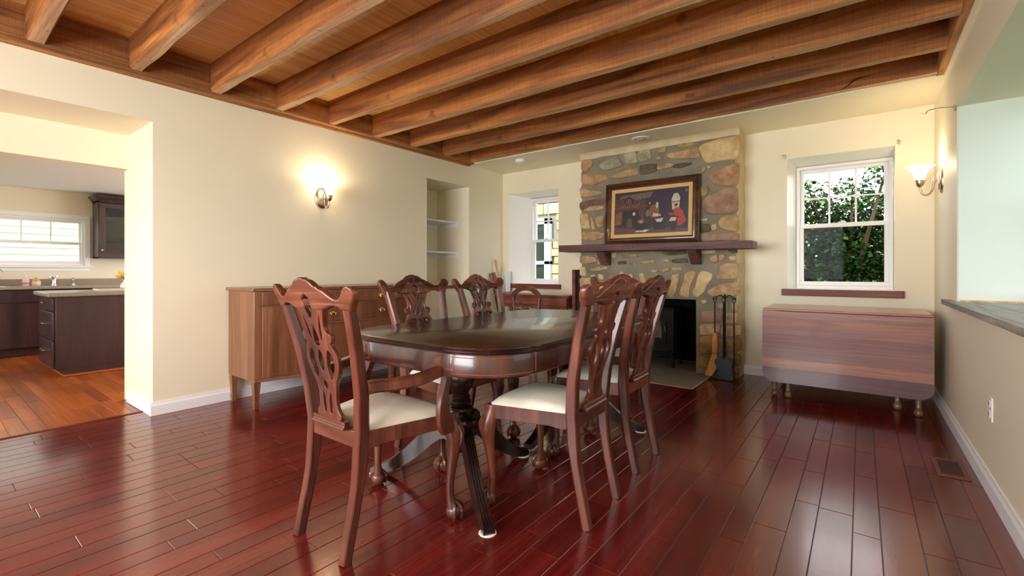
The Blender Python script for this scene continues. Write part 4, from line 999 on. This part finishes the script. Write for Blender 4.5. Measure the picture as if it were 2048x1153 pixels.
# ------------------------------------------------------------------ stove
t = thing('electric_stove_heater', 'small black stove heater with arched door standing in the firebox', 'stove', (2.25, 5.22, .006)); SX0, SX1 = 1.975, 2.53; SY = 5.035
b = MB(); b.box(SX0, SX1, SY, 5.36, .165, .64); b.build('body', STOVE, t, .006)
b = MB(); b.box(SX0-.025, SX1+.025, SY-.03, 5.38, .64, .655); b.box(SX0-.012, SX1+.012, SY-.015, 5.37, .655, .668); b.build('top_plate', STOVE, t, .004)
cx = (SX0+SX1)/2
def arch(hw, zb, zs, rise, n=14): return [(cx-hw, zb), (cx+hw, zb), (cx+hw, zs)]+[(cx+hw*math.cos(PI*i/n), zs+rise*math.sin(PI*i/n)) for i in range(1, n)]+[(cx-hw, zs)]
b = MB(); b.rings([[(x, y, z) for x, z in arch(h, zb, zs, rr)] for h, zb, zs, rr, y in ((.20, .27, .50, .09, SY+.002), (.20, .27, .50, .09, SY-.014), (.15, .32, .49, .065, SY-.014), (.145, .325, .49, .06, SY-.006))], False, False); d = b.build('door', STOVE, t, .002)
b = MB(); b.prism(arch(.146, .324, .49, .062), 'y', SY-.006, SY-.004); b.build('door_pane', mat('dark_stove_glass', srgb(16, 15, 16), .08), d)
b = MB()
for i in range(9): x = cx-.09+.0225*i; b.box(x-.003, x+.003, SY-.0085, SY-.004, .35, .40)
b.build('log_grate', mat('dark_red_ember_grate', srgb(74, 40, 34), .6), d)
b = MB(); b.tube([(cx+.195, SY-.012, .40), (cx+.20, SY-.035, .41), (cx+.19, SY-.045, .455)], [.006, .007, .009], 8); b.build('door_handle', BRASS, d)
b = MB(); b.box(SX0+.01, SX1-.01, SY-.03, SY, .155, .175); b.build('ash_ledge', STOVE, t, .003)
b = MB()
for i in range(17): x = SX0+.07+.026*i; b.box(x-.005, x+.005, SY-.004, SY+.004, .185, .235)
b.build('vent_grille', BLACK, t)
for x in (cx-.09, cx+.0): b = MB(); b.lathe([(0, 0), (.012, 0), (.012, .012), (0, .014)], M=Matrix.Translation((x, SY, .25)) @ Matrix.Rotation(R(90), 4, 'X'), n=14); b.build('control_knob', BRASS, t)
b = MB(); b.prism([(SX0+.02, .165), (SX1-.02, .165), (SX1-.05, .13), (cx+.12, .115), (cx, .10), (cx-.12, .115), (SX0+.05, .13)], 'y', SY+.005, SY+.015); b.build('skirt', STOVE, t)
for x, s in ((SX0+.03, -1), (SX1-.03, 1)):
    for y in (SY+.03, 5.33):
        b = MB(); b.rings([[(x+s*o-a, y-a, z), (x+s*o+a, y-a, z), (x+s*o+a, y+a, z), (x+s*o-a, y+a, z)] for z, a, o in ((.006, .017, .012), (.03, .013, .010), (.165, .024, 0))]); b.build('leg', STOVE, t, .003)
# ------------------------------------------------------------------ fire tools
FX, FY = 3.088, 4.835
t = thing('fire_tool_stand', 'black wrought-iron fire tool stand by the chimney', 'fire tool stand', (FX, FY, 0))
b = MB(); b.tube([(FX, FY+.01, .06), (FX, FY+.01, .80), (FX, FY+.01, .835)], .007, 8); b.build('upright', IRON, t)
for s in (-1, 0, 1):
    b = MB(); P = [(FX, FY+.01, .79), (FX+s*.03, FY, .825), (FX+s*.06, FY-.005, .822), (FX+s*.082, FY-.01, .79), (FX+s*.092, FY-.02, .782), (FX+s*.10, FY-.03, .80)] if s else [(FX, FY+.01, .82), (FX, FY-.01, .84), (FX, FY-.025, .81), (FX, FY-.035, .80), (FX, FY-.045, .815)]
    b.tube(smooth_path(P, 2), .0045, 7); b.build('hook_arm', IRON, t)
for dx, dy in ((-.10, -.09), (.10, -.06), (-.02, .08)):
    b = MB(); b.tube(smooth_path([(FX, FY+.01, .07), (FX+dx*.3, FY+dy*.3, .115), (FX+dx*.75, FY+dy*.75, .08), (FX+dx, FY+dy, .012), (FX+dx*1.12, FY+dy*1.12, .008)], 2), .006, 7); b.build('foot', IRON, t)
def loop(b, x, y, z): b.tube([(x+.016*math.sin(2*PI*i/12)*(1 if i < 12 else 1), y, z+.026+.026*-math.cos(2*PI*i/12)) for i in range(12)], .0038, 6, closed=True)
t = thing('hearth_broom', 'hearth broom with a straw head and iron handle on the tool stand', 'broom', (FX-.085, FY-.03, .02))
b = MB(); bx, by = FX-.085, FY-.028; b.tube([(bx, by, .44), (bx, by, .765)], .006, 8); loop(b, bx, by, .76); b.build('handle', IRON, t)
STRAW = wood('broom_straw', srgb(190, 132, 66), srgb(212, 156, 86), srgb(228, 178, 108), 'z', 1, .8, 0, 1, .5)
b = MB(); rs = []
for z, a, d, o in ((.455, .012, .010, 0), (.44, .018, .014, 0), (.37, .027, .018, 0), (.355, .025, .018, 0), (.345, .027, .018, 0), (.27, .024, .016, 0), (.25, .023, .016, -.002), (.16, .038, .016, -.014), (.08, .046, .015, -.028), (.03, .05, .013, -.04)):
    rs.append([(bx+o+a*math.cos(2*PI*k/18)*(1+.06*(k % 2)), by+d*math.sin(2*PI*k/18), z) for k in range(18)])
b.rings(rs); b.build('straw_head', STRAW, t, smooth=50)
b = MB()
for z, a in ((.262, .0245), (.252, .0245)): b.tube([(bx-.001+a*math.cos(2*PI*k/18), by+.017*math.sin(2*PI*k/18), z) for k in range(18)], .0018, 5, closed=True)
b.build('binding', BLACK, t)
t = thing('fire_shovel', 'black iron fire shovel with a wide blade hanging on the tool stand', 'shovel', (FX, FY-.045, .02)); sx2, sy2 = FX, FY-.045
b = MB(); b.tube([(sx2, sy2, .21), (sx2, sy2, .76)], [.0095, .0085], 8); loop(b, sx2, sy2, .755); b.build('handle', IRON, t)
b = MB(); P = chaikin([(-.012, .235), (.012, .235), (.03, .215), (.062, .205), (.068, .17), (.05, .13), (.062, .08), (.075, .012), (0, .006), (-.075, .012), (-.062, .08), (-.05, .13), (-.068, .17), (-.062, .205), (-.03, .215)], 1)
b.rings([[(sx2+x*1.25, sy2+.004+.02*(x/.07)**2*-1+o, z) for x, z in P] for o in (0, .003)]); b.build('blade', mat('grey_shovel_steel', srgb(66, 70, 76), .4, .6), t)
t = thing('fire_poker', 'thin black iron fire poker on the right of the tool stand', 'poker', (FX+.088, FY-.03, .05)); px2, py2 = FX+.088, FY-.028
b = MB(); b.tube([(px2, py2, .10), (px2, py2, .76)], .0058, 8); loop(b, px2, py2, .755); b.tube([(px2, py2, .11), (px2+.005, py2, .08), (px2+.03, py2, .075), (px2+.04, py2, .09)], [.006, .006, .005, .002], 7); b.build('rod', IRON, t)

# ------------------------------------------------------------------ drop-leaf table
t = thing('drop_leaf_table', 'cherry drop-leaf table folded down under the right back window', 'table', (4.02, 4.72, 0)); DX0, DX1 = 3.478, 4.562
def plank_attr(bm, f, col):
    L = bm.loops.layers.color.get('plank') or bm.loops.layers.color.new('plank')
    for l in f.loops: l[L] = col
def leaf(name, y0, y1):
    b = MB(); b.bm.loops.layers.color.new('plank'); r = .085; zs = [.132, .255, .33, .43, .535, .60, .66, .726]
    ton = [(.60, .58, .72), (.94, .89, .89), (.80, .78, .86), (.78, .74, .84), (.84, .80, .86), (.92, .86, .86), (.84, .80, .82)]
    for i in range(7):
        za, zb = zs[i], zs[i+1]
        if i == 0: P = [(DX0+r+r*math.cos(R(180+90*k/8)), za+r+r*math.sin(R(180+90*k/8))) for k in range(9)]+[(DX1-r+r*math.cos(R(270+90*k/8)), za+r+r*math.sin(R(270+90*k/8))) for k in range(9)]+[(DX1, zb), (DX0, zb)]
        else: P = [(DX0, za), (DX1, za), (DX1, zb), (DX0, zb)]
        n0 = len(b.bm.faces); b.prism(P, 'y', y0, y1); b.bm.faces.ensure_lookup_table()
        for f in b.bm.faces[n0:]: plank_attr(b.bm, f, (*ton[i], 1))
    bmesh.ops.remove_doubles(b.bm, verts=b.bm.verts, dist=1e-5)
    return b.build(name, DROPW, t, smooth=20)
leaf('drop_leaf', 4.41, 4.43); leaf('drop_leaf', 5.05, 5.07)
b = MB(); b.bm.loops.layers.color.new('plank'); b.box(DX0, DX1, 4.425, 5.055, .728, .748)
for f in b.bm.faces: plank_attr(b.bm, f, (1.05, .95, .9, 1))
b.build('tabletop', DROPW, t, .006)
b = MB(); b.bm.loops.layers.color.new('plank'); b.box(DX0+.06, DX1-.06, 4.50, 4.98, .63, .728)
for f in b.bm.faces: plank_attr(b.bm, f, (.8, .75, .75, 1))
b.build('apron', DROPW, t, .003)
LEGM = wood('brown_turned_leg_wood', srgb(92, 58, 46), srgb(128, 90, 74), srgb(156, 118, 100), 'z', 1, .35, .3)
for x, y in ((3.56, 4.475), (3.66, 4.47), (4.482, 4.465), (4.37, 4.60), (3.58, 4.95), (4.46, 4.95)):
    b = MB(); b.lathe([(0, 0), (.013, 0), (.024, .010), (.028, .026), (.022, .042), (.015, .05), (.017, .056), (.020, .062), (.016, .07), (.018, .12), (.023, .25), (.026, .40), (.026, .63), (0, .63)], (x, y, 0), 18); b.build('leg', LEGM, t, smooth=50)
# ------------------------------------------------------------------ desk and its chair
t = thing('writing_desk', 'reddish carved writing desk below the left back window', 'desk', (.72, 5.02, 0)); 
b = MB(); b.box(.13, 1.298, 4.87, 5.225, .738, .760); b.box(.14, 1.29, 4.880, 5.22, .724, .738); b.build('top_board', DESKW, t, .005)
b = MB(); b.box(.19, 1.265, 4.895, 5.20, .60, .724); b.build('case', DESKW, t, .003)
b = MB(); P = [(.20, .612)]
for i in range(14): x = .20+1.05*i/14; P += [(x+.012, .588), (x+.04, .580), (x+.065, .590), (x+.077, .612)]
P += [(1.258, .612), (1.258, .63), (.20, .63)]; b.prism(P, 'y', 4.885, 4.896); b.build('scalloped_skirt', DESKW, t)
for x0, x1 in ((.24, .56), (.60, .90), (.94, 1.23)):
    b = MB(); b.box(x0, x1, 4.884, 4.897, .635, .712); b.build('drawer', DESKW, t, .003)
for x, y in ((.215, 4.925), (1.242, 4.925), (.215, 5.17), (1.242, 5.17)):
    b = MB(); b.lathe([(0, 0), (.012, 0), (.018, .02), (.014, .06), (.017, .2), (.024, .4), (.018, .47), (.028, .50), (.028, .6), (0, .6)], (x, y, 0), 16); b.build('leg', DESKW, t)
LACE = mat('white_lace', srgb(236, 230, 222), .9, bump=.4, bscale=260)
b = MB(); P = []
n = 30
for i in range(n): x = .76+.44*i/n; P += [(x, 4.935), (x+.0075, 4.924)]
P += [(1.20, 4.935), (1.20, 5.12), (.76, 5.12)]; b.prism(P, 'z', .7605, .764); tag(b.build('lace_runner', LACE), 'white scalloped lace runner lying on the writing desk', 'runner')
t = thing('desk_chair', 'small wooden chair with an arched back at the writing desk', 'chair', (.945, 4.62, 0)); cx, cy = .945, 4.50
DCH = wood('reddish_desk_chair_wood', srgb(76, 34, 28), srgb(110, 56, 46), srgb(138, 78, 62), 'z', 1, .4, .2)
b = MB(); rs = []
for i in range(21):
    a = R(8+164*i/20); r0, r1 = .165, .212; rip = .004*math.sin(i*2.2)
    P = [(cx-(r0+o)*math.cos(a)*1.06, y, .705+(r1_)*math.sin(a)) for o, y, r1_ in ((0, cy-.014, .125), (.055, cy-.014, .180+rip), (.055, cy+.014, .180+rip), (0, cy+.014, .125))]
    rs.append(P)
b.rings(rs); b.build('crest_rail', DCH, t, .005, smooth=40)
for s in (-1, 1):
    b = MB(); b.tube([(cx+s*.155, cy-.05, 0), (cx+s*.155, cy-.01, .22), (cx+s*.16, cy+.01, .43), (cx+s*.175, cy+.005, .60), (cx+s*.198, cy, .745)], [.014, .017, .02, .019, .022], 10); b.build('back_post', DCH, t)
    b = MB(); b.lathe([(0, 0), (.012, 0), (.016, .03), (.015, .2), (.022, .36), (.02, .42), (0, .42)], (cx+s*.17, cy+.34, 0), 14); b.build('front_leg', DCH, t)
b = MB(); P = chaikin([(-.17, .60), (-.10, .615), (-.06, .60), (-.03, .635), (0, .615), (.03, .635), (.06, .60), (.10, .615), (.17, .60), (.17, .575), (.06, .565), (0, .575), (-.06, .565), (-.17, .575)], 1)
b.prism([(cx+x, z) for x, z in P], 'y', cy-.012, cy+.010); b.build('carved_cross_rail', DCH, t, .003)
b = MB(); b.prism(chaikin([(cx-.18, cy), (cx+.18, cy), (cx+.20, cy+.20), (cx+.19, cy+.37), (cx-.19, cy+.37), (cx-.20, cy+.20)], 2), 'z', .42, .455); b.build('seat', DCH, t, .006)
# ------------------------------------------------------------------ boards in the corner
b = MB(); M = Matrix.Translation((.125, 5.17, .765)) @ Matrix.Rotation(R(-9), 4, 'X') @ Matrix.Rotation(R(-6), 4, 'Y'); b.box(-.085, .07, -.006, .006, 0, .29, M)
tag(b.build('white_panel', mat('white_painted_board', srgb(226, 228, 234), .5), bevel=.001), 'white painted panel standing on the desk in the corner', 'board')
def slat(A, B, w, d):
    A, B = Vector(A), Vector(B); S = [(-w, -d), (w, -d), (w, d), (-w, d)]
    b = MB(); b.rings([[p+Vector((x*.35, x*.93, 0))+Vector((y*.93, -y*.35, 0)) for x, y in S] for p in (A, B)]); return b
tag(slat((.135, 5.07, .762), (.030, 5.035, 1.223), .018, .005).build('pine_stick', PALEW), 'pale pine stick leaning upright in the left back corner', 'stick')
tag(slat((.05, 5.225, 0), (.018, 4.985, .94), .010, .008).build('dark_batten', FRAMEW), 'thin dark batten leaning against the left wall beside the desk', 'batten')
b = MB(); b.rings([[(.060, 4.995, .762), (.060, 5.115, .762), (.072, 5.115, .762), (.072, 4.995, .762)], [(.006, 4.93, 1.03), (.006, 5.05, 1.045), (.018, 5.05, 1.045), (.018, 4.93, 1.03)]])
tag(b.build('brown_board', DESKW), 'small brown board leaning on the left wall behind the pine stick', 'board')
t = thing('corner_box', 'narrow dark-brown wooden box standing against the left flank of the chimney', 'box', (1.36, 5.02, 0))
b = MB(); b.box(1.309, 1.352, 4.965, 5.10, 0, 1.08); b.build('side_board', SILLW, t, .003)
b = MB(); b.box(1.352, 1.425, 5.02, 5.10, 0, 1.06); b.build('back_board', mat('dark_stained_board', srgb(38, 24, 18), .7), t, .003)

# ------------------------------------------------------------------ wall sconces
SHADE = bpy.data.materials.new('frosted_lit_glass_shade'); SHADE.use_nodes = True
nt = SHADE.node_tree; N = nt.nodes; L = nt.links; bs = N['Principled BSDF']
bs.inputs['Base Color'].default_value = (1, .95, .86, 1); bs.inputs['Roughness'].default_value = .4; bs.inputs['Emission Color'].default_value = (1, .86, .64, 1); bs.inputs['Emission Strength'].default_value = .75
tr = N.new('ShaderNodeBsdfTransparent'); mx = N.new('ShaderNodeMixShader'); mx.inputs[0].default_value = .45
L.new(tr.outputs[0], mx.inputs[1]); L.new(bs.outputs[0], mx.inputs[2]); L.new(mx.outputs[0], N['Material Output'].inputs[0])
BULB = mat('lit_bulb', (1, .9, .75, 1), .4, emit=((1, .84, .6, 1), 14))
def sconce(label, x, y, z, s, power):
    """s = +1: stands out along +x from the wall, -1: along -x; y may be turned by the wall"""
    t = thing('wall_sconce', label, 'wall lamp', (x, y, z), 0, 'matching wall sconces')
    X = lambda d, dz, dy=0: (x+s*d, y+dy, z+dz)
    b = MB(); M = Matrix.Translation((x, y, z)) @ Matrix.Rotation(R(90*s), 4, 'Y') @ Matrix.Diagonal((1.42, 1, 1, 1))
    b.lathe([(0, 0), (.070, 0), (.070, .006), (.064, .014), (.052, .019), (.050, .024), (.03, .030), (0, .032)], n=30, M=M); b.build('backplate', NICKEL, t, smooth=40)
    b = MB(); b.tube(smooth_path([X(.025, 0), X(.045, .002), X(.050, -.02), X(.052, -.065), X(.075, -.105), X(.108, -.102), X(.124, -.068), X(.127, -.03)], 2), .0072, 10)
    b.lathe([(0, -.012), (.012, -.010), (.014, 0), (.009, .008), (.005, .014), (.007, .022), (.003, .03), (0, .032)], X(.047, .006), 14); b.build('arm', NICKEL, t, smooth=50)
    cx, cz = x+s*.127, z
    b = MB(); b.lathe([(0, -.042), (.008, -.042), (.016, -.034), (.024, -.022), (.029, -.004), (.029, .004), (.034, .006), (.034, .014), (.02, .016), (0, .016)], (cx, y, cz), 22); b.build('socket_cup', NICKEL, t, smooth=40)
    b = MB(); pr = [(.027, .014), (.031, .03), (.035, .05), (.042, .07), (.054, .09), (.072, .108), (.090, .120), (.0885, .122), (.071, .111), (.052, .093), (.039, .072), (.032, .05), (.028, .03), (.024, .016)]
    n = 40; rs = []
    for r, zz in pr: rs.append([(cx+r*(1+.012*math.cos(10*2*PI*k/n))*math.cos(2*PI*k/n), y+r*(1+.012*math.cos(10*2*PI*k/n))*math.sin(2*PI*k/n), cz+zz) for k in range(n)])
    b.rings(rs, False, False); sh = b.build('glass_shade', SHADE, t, smooth=60)
    b = MB(); b.lathe([(0, .012), (.010, .014), (.011, .03), (.019, .052), (.021, .066), (.014, .082), (0, .088)], (cx, y, cz), 16); b.build('bulb', BULB, t, smooth=60)
    d = bpy.data.lights.new('sconce_light', 'POINT'); d.energy = power; d.color = (1, .80, .52); d.shadow_soft_size = .03
    o = link('sconce_light', d); o.location = (cx, y, cz+.112)
sconce('brushed nickel wall sconce with lit glass shade on the left wall above the sideboard', 0, 2.43, 1.765, 1, 7)
sconce('brushed nickel wall sconce with lit glass shade on the right wall beside the window', W, 4.775, 1.755, -1, 4.5)
# ------------------------------------------------------------------ small fittings
b = MB(); b.box(W-.006, W, 3.075, 3.150, .350, .465); o = tag(b.build('wall_outlet', PLASTIC, bevel=.002), 'white double power outlet low on the right wall', 'outlet')
for z in (.383, .432): b = MB(); b.box(W-.009, W-.0055, 3.095, 3.130, z-.017, z+.017); c = b.build('socket', PLASTIC, o, .003); b = MB(); b.box(W-.0095, W-.0085, 3.104, 3.107, z-.007, z+.007); b.box(W-.0095, W-.0085, 3.118, 3.121, z-.007, z+.007); b.build('slot_pair', BLACK, c)
b = MB(); b.box(1.205, 1.278, YB-.006, YB, 1.205, 1.315); o = tag(b.build('light_switch', PLASTIC, bevel=.002), 'white light switch plate left of the chimney under the mantel end', 'switch'); b = MB(); b.box(1.236, 1.247, YB-.013, YB-.005, 1.247, 1.273); b.build('toggle', PLASTIC, o, .001)
b = MB(); b.box(4.462, 4.592, 3.24, 3.535, .0, .006); o = tag(b.build('floor_vent', mat('brown_metal_vent', srgb(120, 66, 58), .45, .4), bevel=.002), 'brown metal floor register by the right wall', 'floor vent')
b = MB()
for i in range(22): y = 3.275+.0103*i; b.box(4.482, 4.572, y, y+.005, .006, .0075)
b.build('louvres', mat('dark_vent_slots', srgb(70, 36, 34), .5, .4), o)
b = MB(); b.lathe([(0, 0), (.05, 0), (.064, .008), (.066, .036), (.066, .045), (0, .045)], (.72, 4.70, 2.425), 28); tag(b.build('smoke_detector', PLASTIC, smooth=40), 'round white smoke detector on the ceiling strip near the left wall', 'smoke detector')
t = thing('recessed_light', 'round white recessed ceiling light above the mantel', 'ceiling light', (2.285, 4.72, 2.455))
b = MB(); b.lathe([(.060, .015), (.095, .015), (.095, .009), (.088, .005), (.066, .003), (.060, .008)], (2.285, 4.72, 2.455), 32); b.build('trim_ring', PLASTIC, t, smooth=40)
b = MB(); b.ball((2.285, 4.72, 2.472), .052, (1, 1, .5)); b.build('lamp_eye', mat('grey_lamp_glass', srgb(190, 186, 176), .3), t)
def hook(label, P, plate):
    t = thing('curtain_rod_hook', label, 'hook', plate, 0, 'curtain rod hooks'); b = MB(); b.tube(smooth_path(P, 1), .003, 6); b.build('hook_rod', NICKEL, t); b = MB(); b.cbox(plate, (.016, .016, .034)); b.build('wall_plate', NICKEL, t, .002)
hook('small curtain rod hook at the top right of the right back window', [(4.41, 5.243, 2.19), (4.41, 5.20, 2.19), (4.412, 5.19, 2.18), (4.414, 5.18, 2.20)], (4.41, 5.243, 2.19))
hook('small curtain rod hook at the top left of the right back window', [(3.545, 5.243, 2.19), (3.545, 5.20, 2.19), (3.545, 5.19, 2.18), (3.543, 5.18, 2.20)], (3.545, 5.243, 2.19))
hook('long wire curtain rod hook at the corner of the wide right opening', [(4.632, 4.12, 2.13), (4.55, 4.125, 2.14), (4.50, 4.13, 2.135), (4.495, 4.13, 2.115), (4.475, 4.13, 2.115), (4.465, 4.13, 2.13)], (4.632, 4.12, 2.12))
# ------------------------------------------------------------------ kitchen
def handle(par, a, c, out):
    b = MB(); a = Vector(a); c = Vector(c); o = Vector(out); b.tube([a, a+o, a+o*1.15+(c-a)*.1, c+o*1.15-(c-a)*.1, c+o, c], .006, 8); b.build('bar_handle', STEEL, par)
t = thing('kitchen_island', 'dark espresso kitchen island with drawers seen through the opening', 'kitchen island', (-2.6, 1.7, 0)); IX0, IX1, IY0, IY1 = -3.02, -2.235, .905, 2.5
b = MB(); b.box(IX0, IX1, IY0, IY1, .075, .800); b.box(IX0+.02, IX1-.0, IY0+.06, IY1, 0, .075); b.build('cabinet', KCAB, t, .003)
for z0, z1, zh in ((.655, .79, .735), (.365, .645, .52), (.085, .355, .245)):
    b = MB(); b.box(IX0+.015, IX1-.03, IY0-.02, IY0, z0, z1); o = b.build('drawer', KCAB, t, .004); handle(o, (-2.72, IY0-.02, zh), (-2.54, IY0-.02, zh), (0, -.028, 0))
b = MB(); b.box(IX0, IX1+.012, IY0+.055, IY1, 0, .018); b.build('shoe_moulding', mat('orange_shoe_moulding', srgb(176, 96, 50), .4), t)
b = MB(); b.prism(chaikin([(IX0-.04, IY0-.06), (IX1+.04, IY0-.06), (IX1+.04, IY1), (IX0-.04, IY1)], 0), 'z', .802, .845); b.build('island_top', COUNTER, t, .012)
t = thing('sink_cabinet_run', 'dark espresso base cabinets below the kitchen window', 'cabinet', (-4.45, .9, 0))
b = MB(); b.box(-4.74, -4.16, -1.25, 3.2, .10, .832); b.box(-4.74, -4.22, -1.25, 3.2, 0, .10); b.build('cabinet', KCAB, t, .003)
y = -1.2
while y < 3.1:
    b = MB(); b.box(-4.16, -4.14, y, y+.60, .67, .82); b.build('drawer_front', KCAB, t, .004)
    b = MB(); b.box(-4.16, -4.14, y, y+.60, .11, .655); o = b.build('door', KCAB, t, .004); handle(o, (-4.14, y+.55, .5), (-4.14, y+.55, .62), (.028, 0, 0)); y += .61
b = MB(); b.box(-4.75, -4.12, -1.28, 3.25, .833, .868); tag(b.build('kitchen_worktop', COUNTER, bevel=.006), 'grey speckled kitchen worktop under the window', 'worktop')
b = MB(); b.box(-4.75, -4.73, -1.28, 3.25, .868, .955); tag(b.build('backsplash', mat('brown_grey_backsplash', srgb(150, 132, 116), .4)), 'low brownish grey backsplash strip behind the kitchen worktop', 'backsplash')
t = thing('wall_cabinet', 'dark wall cabinet with a glass door and crown moulding right of the kitchen window', 'cabinet', (-4.58, 1.98, 1.24)); KX0, KX1, KY0, KY1 = -4.749, -4.42, 1.645, 2.35
b = MB(); b.box(KX0, KX1, KY0, KY0+.02, 1.245, 2.06); b.box(KX0, KX1, KY1-.02, KY1, 1.245, 2.06); b.box(KX0, KX1, KY0, KY1, 1.245, 1.265); b.box(KX0, KX1, KY0, KY1, 2.04, 2.06); b.box(KX0, KX0+.01, KY0, KY1, 1.245, 2.06); b.build('carcass', KCAB, t, .002)
for z in (1.50, 1.78): b = MB(); b.box(KX0+.01, KX1-.02, KY0+.02, KY1-.02, z, z+.018); b.build('inner_shelf', KCAB, t)
b = MB(); y0, y1, z0, z1, f = KY0+.004, KY1-.004, 1.25, 2.03, .07
for q in ((y0, y1, z0, z0+f), (y0, y1, z1-f, z1), (y0, y0+f, z0+f, z1-f), (y1-f, y1, z0+f, z1-f)): b.box(KX1+.001, KX1+.021, *q)
o = b.build('door', KCAB, t, .003); b = MB(); b.box(KX1+.009, KX1+.013, y0+f-.01, y1-f+.01, z0+f-.01, z1-f+.01); b.build('door_pane', DGLASS, o)
b = MB(); b.ball((KX1+.032, y0+.035, 1.36), .013); b.build('knob', STEEL, o)
b = MB(); b.rings([[(KX0, KY0-o_, z), (KX1+o_, KY0-o_, z), (KX1+o_, KY1+o_, z), (KX0, KY1+o_, z)] for o_, z in ((0, 2.055), (.012, 2.06), (.016, 2.075), (.045, 2.11), (.05, 2.115), (.05, 2.13), (0, 2.13))]); b.build('crown_moulding', KCAB, t)
t = thing('kitchen_faucet', 'chrome kitchen faucet with a tall lever body on the worktop', 'faucet', (-4.57, 1.22, .868))
b = MB(); b.lathe([(0, 0), (.032, 0), (.032, .01), (.022, .02), (.022, .07), (.027, .075), (.027, .095), (.018, .105), (0, .107)], (-4.57, 1.22, .868), 18); b.tube([(-4.57, 1.22, .96), (-4.54, 1.235, .99), (-4.52, 1.26, 1.0)], [.008, .008, .010], 8); b.build('body', STEEL, t)
b = MB(); b.tube(smooth_path([(-4.57, 1.22, .93), (-4.52, 1.20, .985), (-4.44, 1.17, .99), (-4.38, 1.15, .96)], 2), .011, 10); b.build('spout', STEEL, t)
b = MB(); b.lathe([(0, 0), (.02, 0), (.02, .01), (.009, .02), (.009, .03), (0, .03)], (-4.55, .62, .868), 14); b.tube(smooth_path([(-4.55, .62, .89), (-4.55, .62, 1.06), (-4.53, .66, 1.10), (-4.51, .72, 1.09), (-4.50, .75, 1.05)], 2), .008, 8); tag(b.build('filter_tap', STEEL, smooth=40), 'thin curved chrome tap at the left edge of the kitchen sink', 'tap')
b = MB(); b.lathe([(0, 0), (.022, 0), (.022, .008), (.012, .014), (.012, .05), (.018, .06), (.02, .09), (.010, .10), (0, .10)], (-4.55, 1.41, .868), 16); b.tube([(-4.55, 1.41, .955), (-4.53, 1.40, .965), (-4.51, 1.395, .955)], .008, 7); tag(b.build('sprayer', STEEL, smooth=40), 'small chrome side sprayer right of the kitchen faucet', 'sprayer')
b = MB(); b.rings([[(x, y, z) for x, y in chaikin([(-4.50+i, .70+i), (-4.18-i, .70+i), (-4.18-i, 1.38-i), (-4.50+i, 1.38-i)], 2)] for i, z in ((0, .869), (.004, .873), (.02, .873), (.03, .871))], cap1=True); tag(b.build('kitchen_sink', STEEL), 'steel sink rim set into the kitchen worktop', 'sink')
t = thing('soap_bottle', 'clear pump bottle of pink soap on the kitchen worktop', 'bottle', (-4.56, .955, .868)); CLR = mat('clear_pink_soap', srgb(226, 196, 190), .15)
b = MB(); b.lathe([(0, 0), (.032, 0), (.034, .01), (.034, .08), (.026, .10), (.013, .105), (.013, .115), (0, .115)], (-4.56, .955, .868), 18); b.build('bottle_body', CLR, t); b = MB(); b.lathe([(0, .002), (.0346, .002), (.0346, .03), (0, .03)], (-4.56, .955, .885), 18); b.build('pink_label', mat('pink_label', srgb(206, 110, 110), .5), t)
b = MB(); b.lathe([(0, .115), (.014, .115), (.014, .125), (.004, .127), (.004, .145), (0, .145)], (-4.56, .955, .868), 12); b.tube([(-4.56, .955, 1.012), (-4.53, .965, 1.010)], .005, 6); b.build('pump', PLASTIC, t)
t = thing('lotion_bottle', 'squat amber bottle with a cream label right of the soap', 'bottle', (-4.56, 1.05, .868)); b = MB(); b.lathe([(0, 0), (.040, 0), (.043, .012), (.043, .06), (.030, .085), (.014, .09), (.014, .11), (0, .11)], (-4.56, 1.05, .868), 18); b.build('bottle_body', mat('amber_lotion', srgb(206, 176, 116), .3), t); b = MB(); b.lathe([(0, .016), (.0436, .016), (.0436, .055), (0, .055)], (-4.56, 1.05, .868), 18); b.build('label_band', mat('cream_label', srgb(230, 214, 176), .5), t)
t = thing('flower_vase', 'white vase of yellow flowers on the kitchen island', 'vase', (-2.6, 1.535, .845)); b = MB(); b.lathe([(0, 0), (.032, 0), (.045, .02), (.05, .045), (.04, .075), (.022, .095), (.020, .11), (.026, .12), (.02, .118), (.016, .10), (0, .098)], (-2.6, 1.535, .845), 22); b.build('vase_body', WHITE, t)
rnd = random.Random(8); FL = mat('yellow_petals', srgb(236, 196, 84), .7); STM = mat('green_stems', srgb(88, 116, 60), .7)
for i in range(7):
    a = i*.9; x, y, z = -2.6+.05*math.cos(a)*(i > 0), 1.525+.05*math.sin(a)*(i > 0), 1.005+rnd.uniform(-.02, .035); b = MB(); b.tube([(-2.6, 1.535, .955), ((x-2.6)/2, (y+1.535)/2, .99), (x, y, z)], .003, 5); s = b.build('flower_stem', STM, t); b = MB()
    for k in range(9): b.ball((x+.014*math.cos(k*.7), y+.014*math.sin(k*.7), z+.005*(k % 3)), .014, (1, 1, .8), 8)
    b.build('blossom', FL, s)
t = thing('book_stack', 'flat pale book lying on the kitchen island by the vase', 'book', (-2.45, 1.45, .845)); b = MB(); b.box(-2.62, -2.35, 1.25, 1.475, .845, .850); b.box(-2.62, -2.35, 1.25, 1.475, .868, .873); b.box(-2.62, -2.615, 1.25, 1.475, .85, .868); b.build('cover', mat('grey_book_cover', srgb(176, 166, 156), .6), t); b = MB(); b.box(-2.614, -2.355, 1.255, 1.47, .850, .868); b.build('pages', mat('book_pages', srgb(232, 226, 212), .9), t)
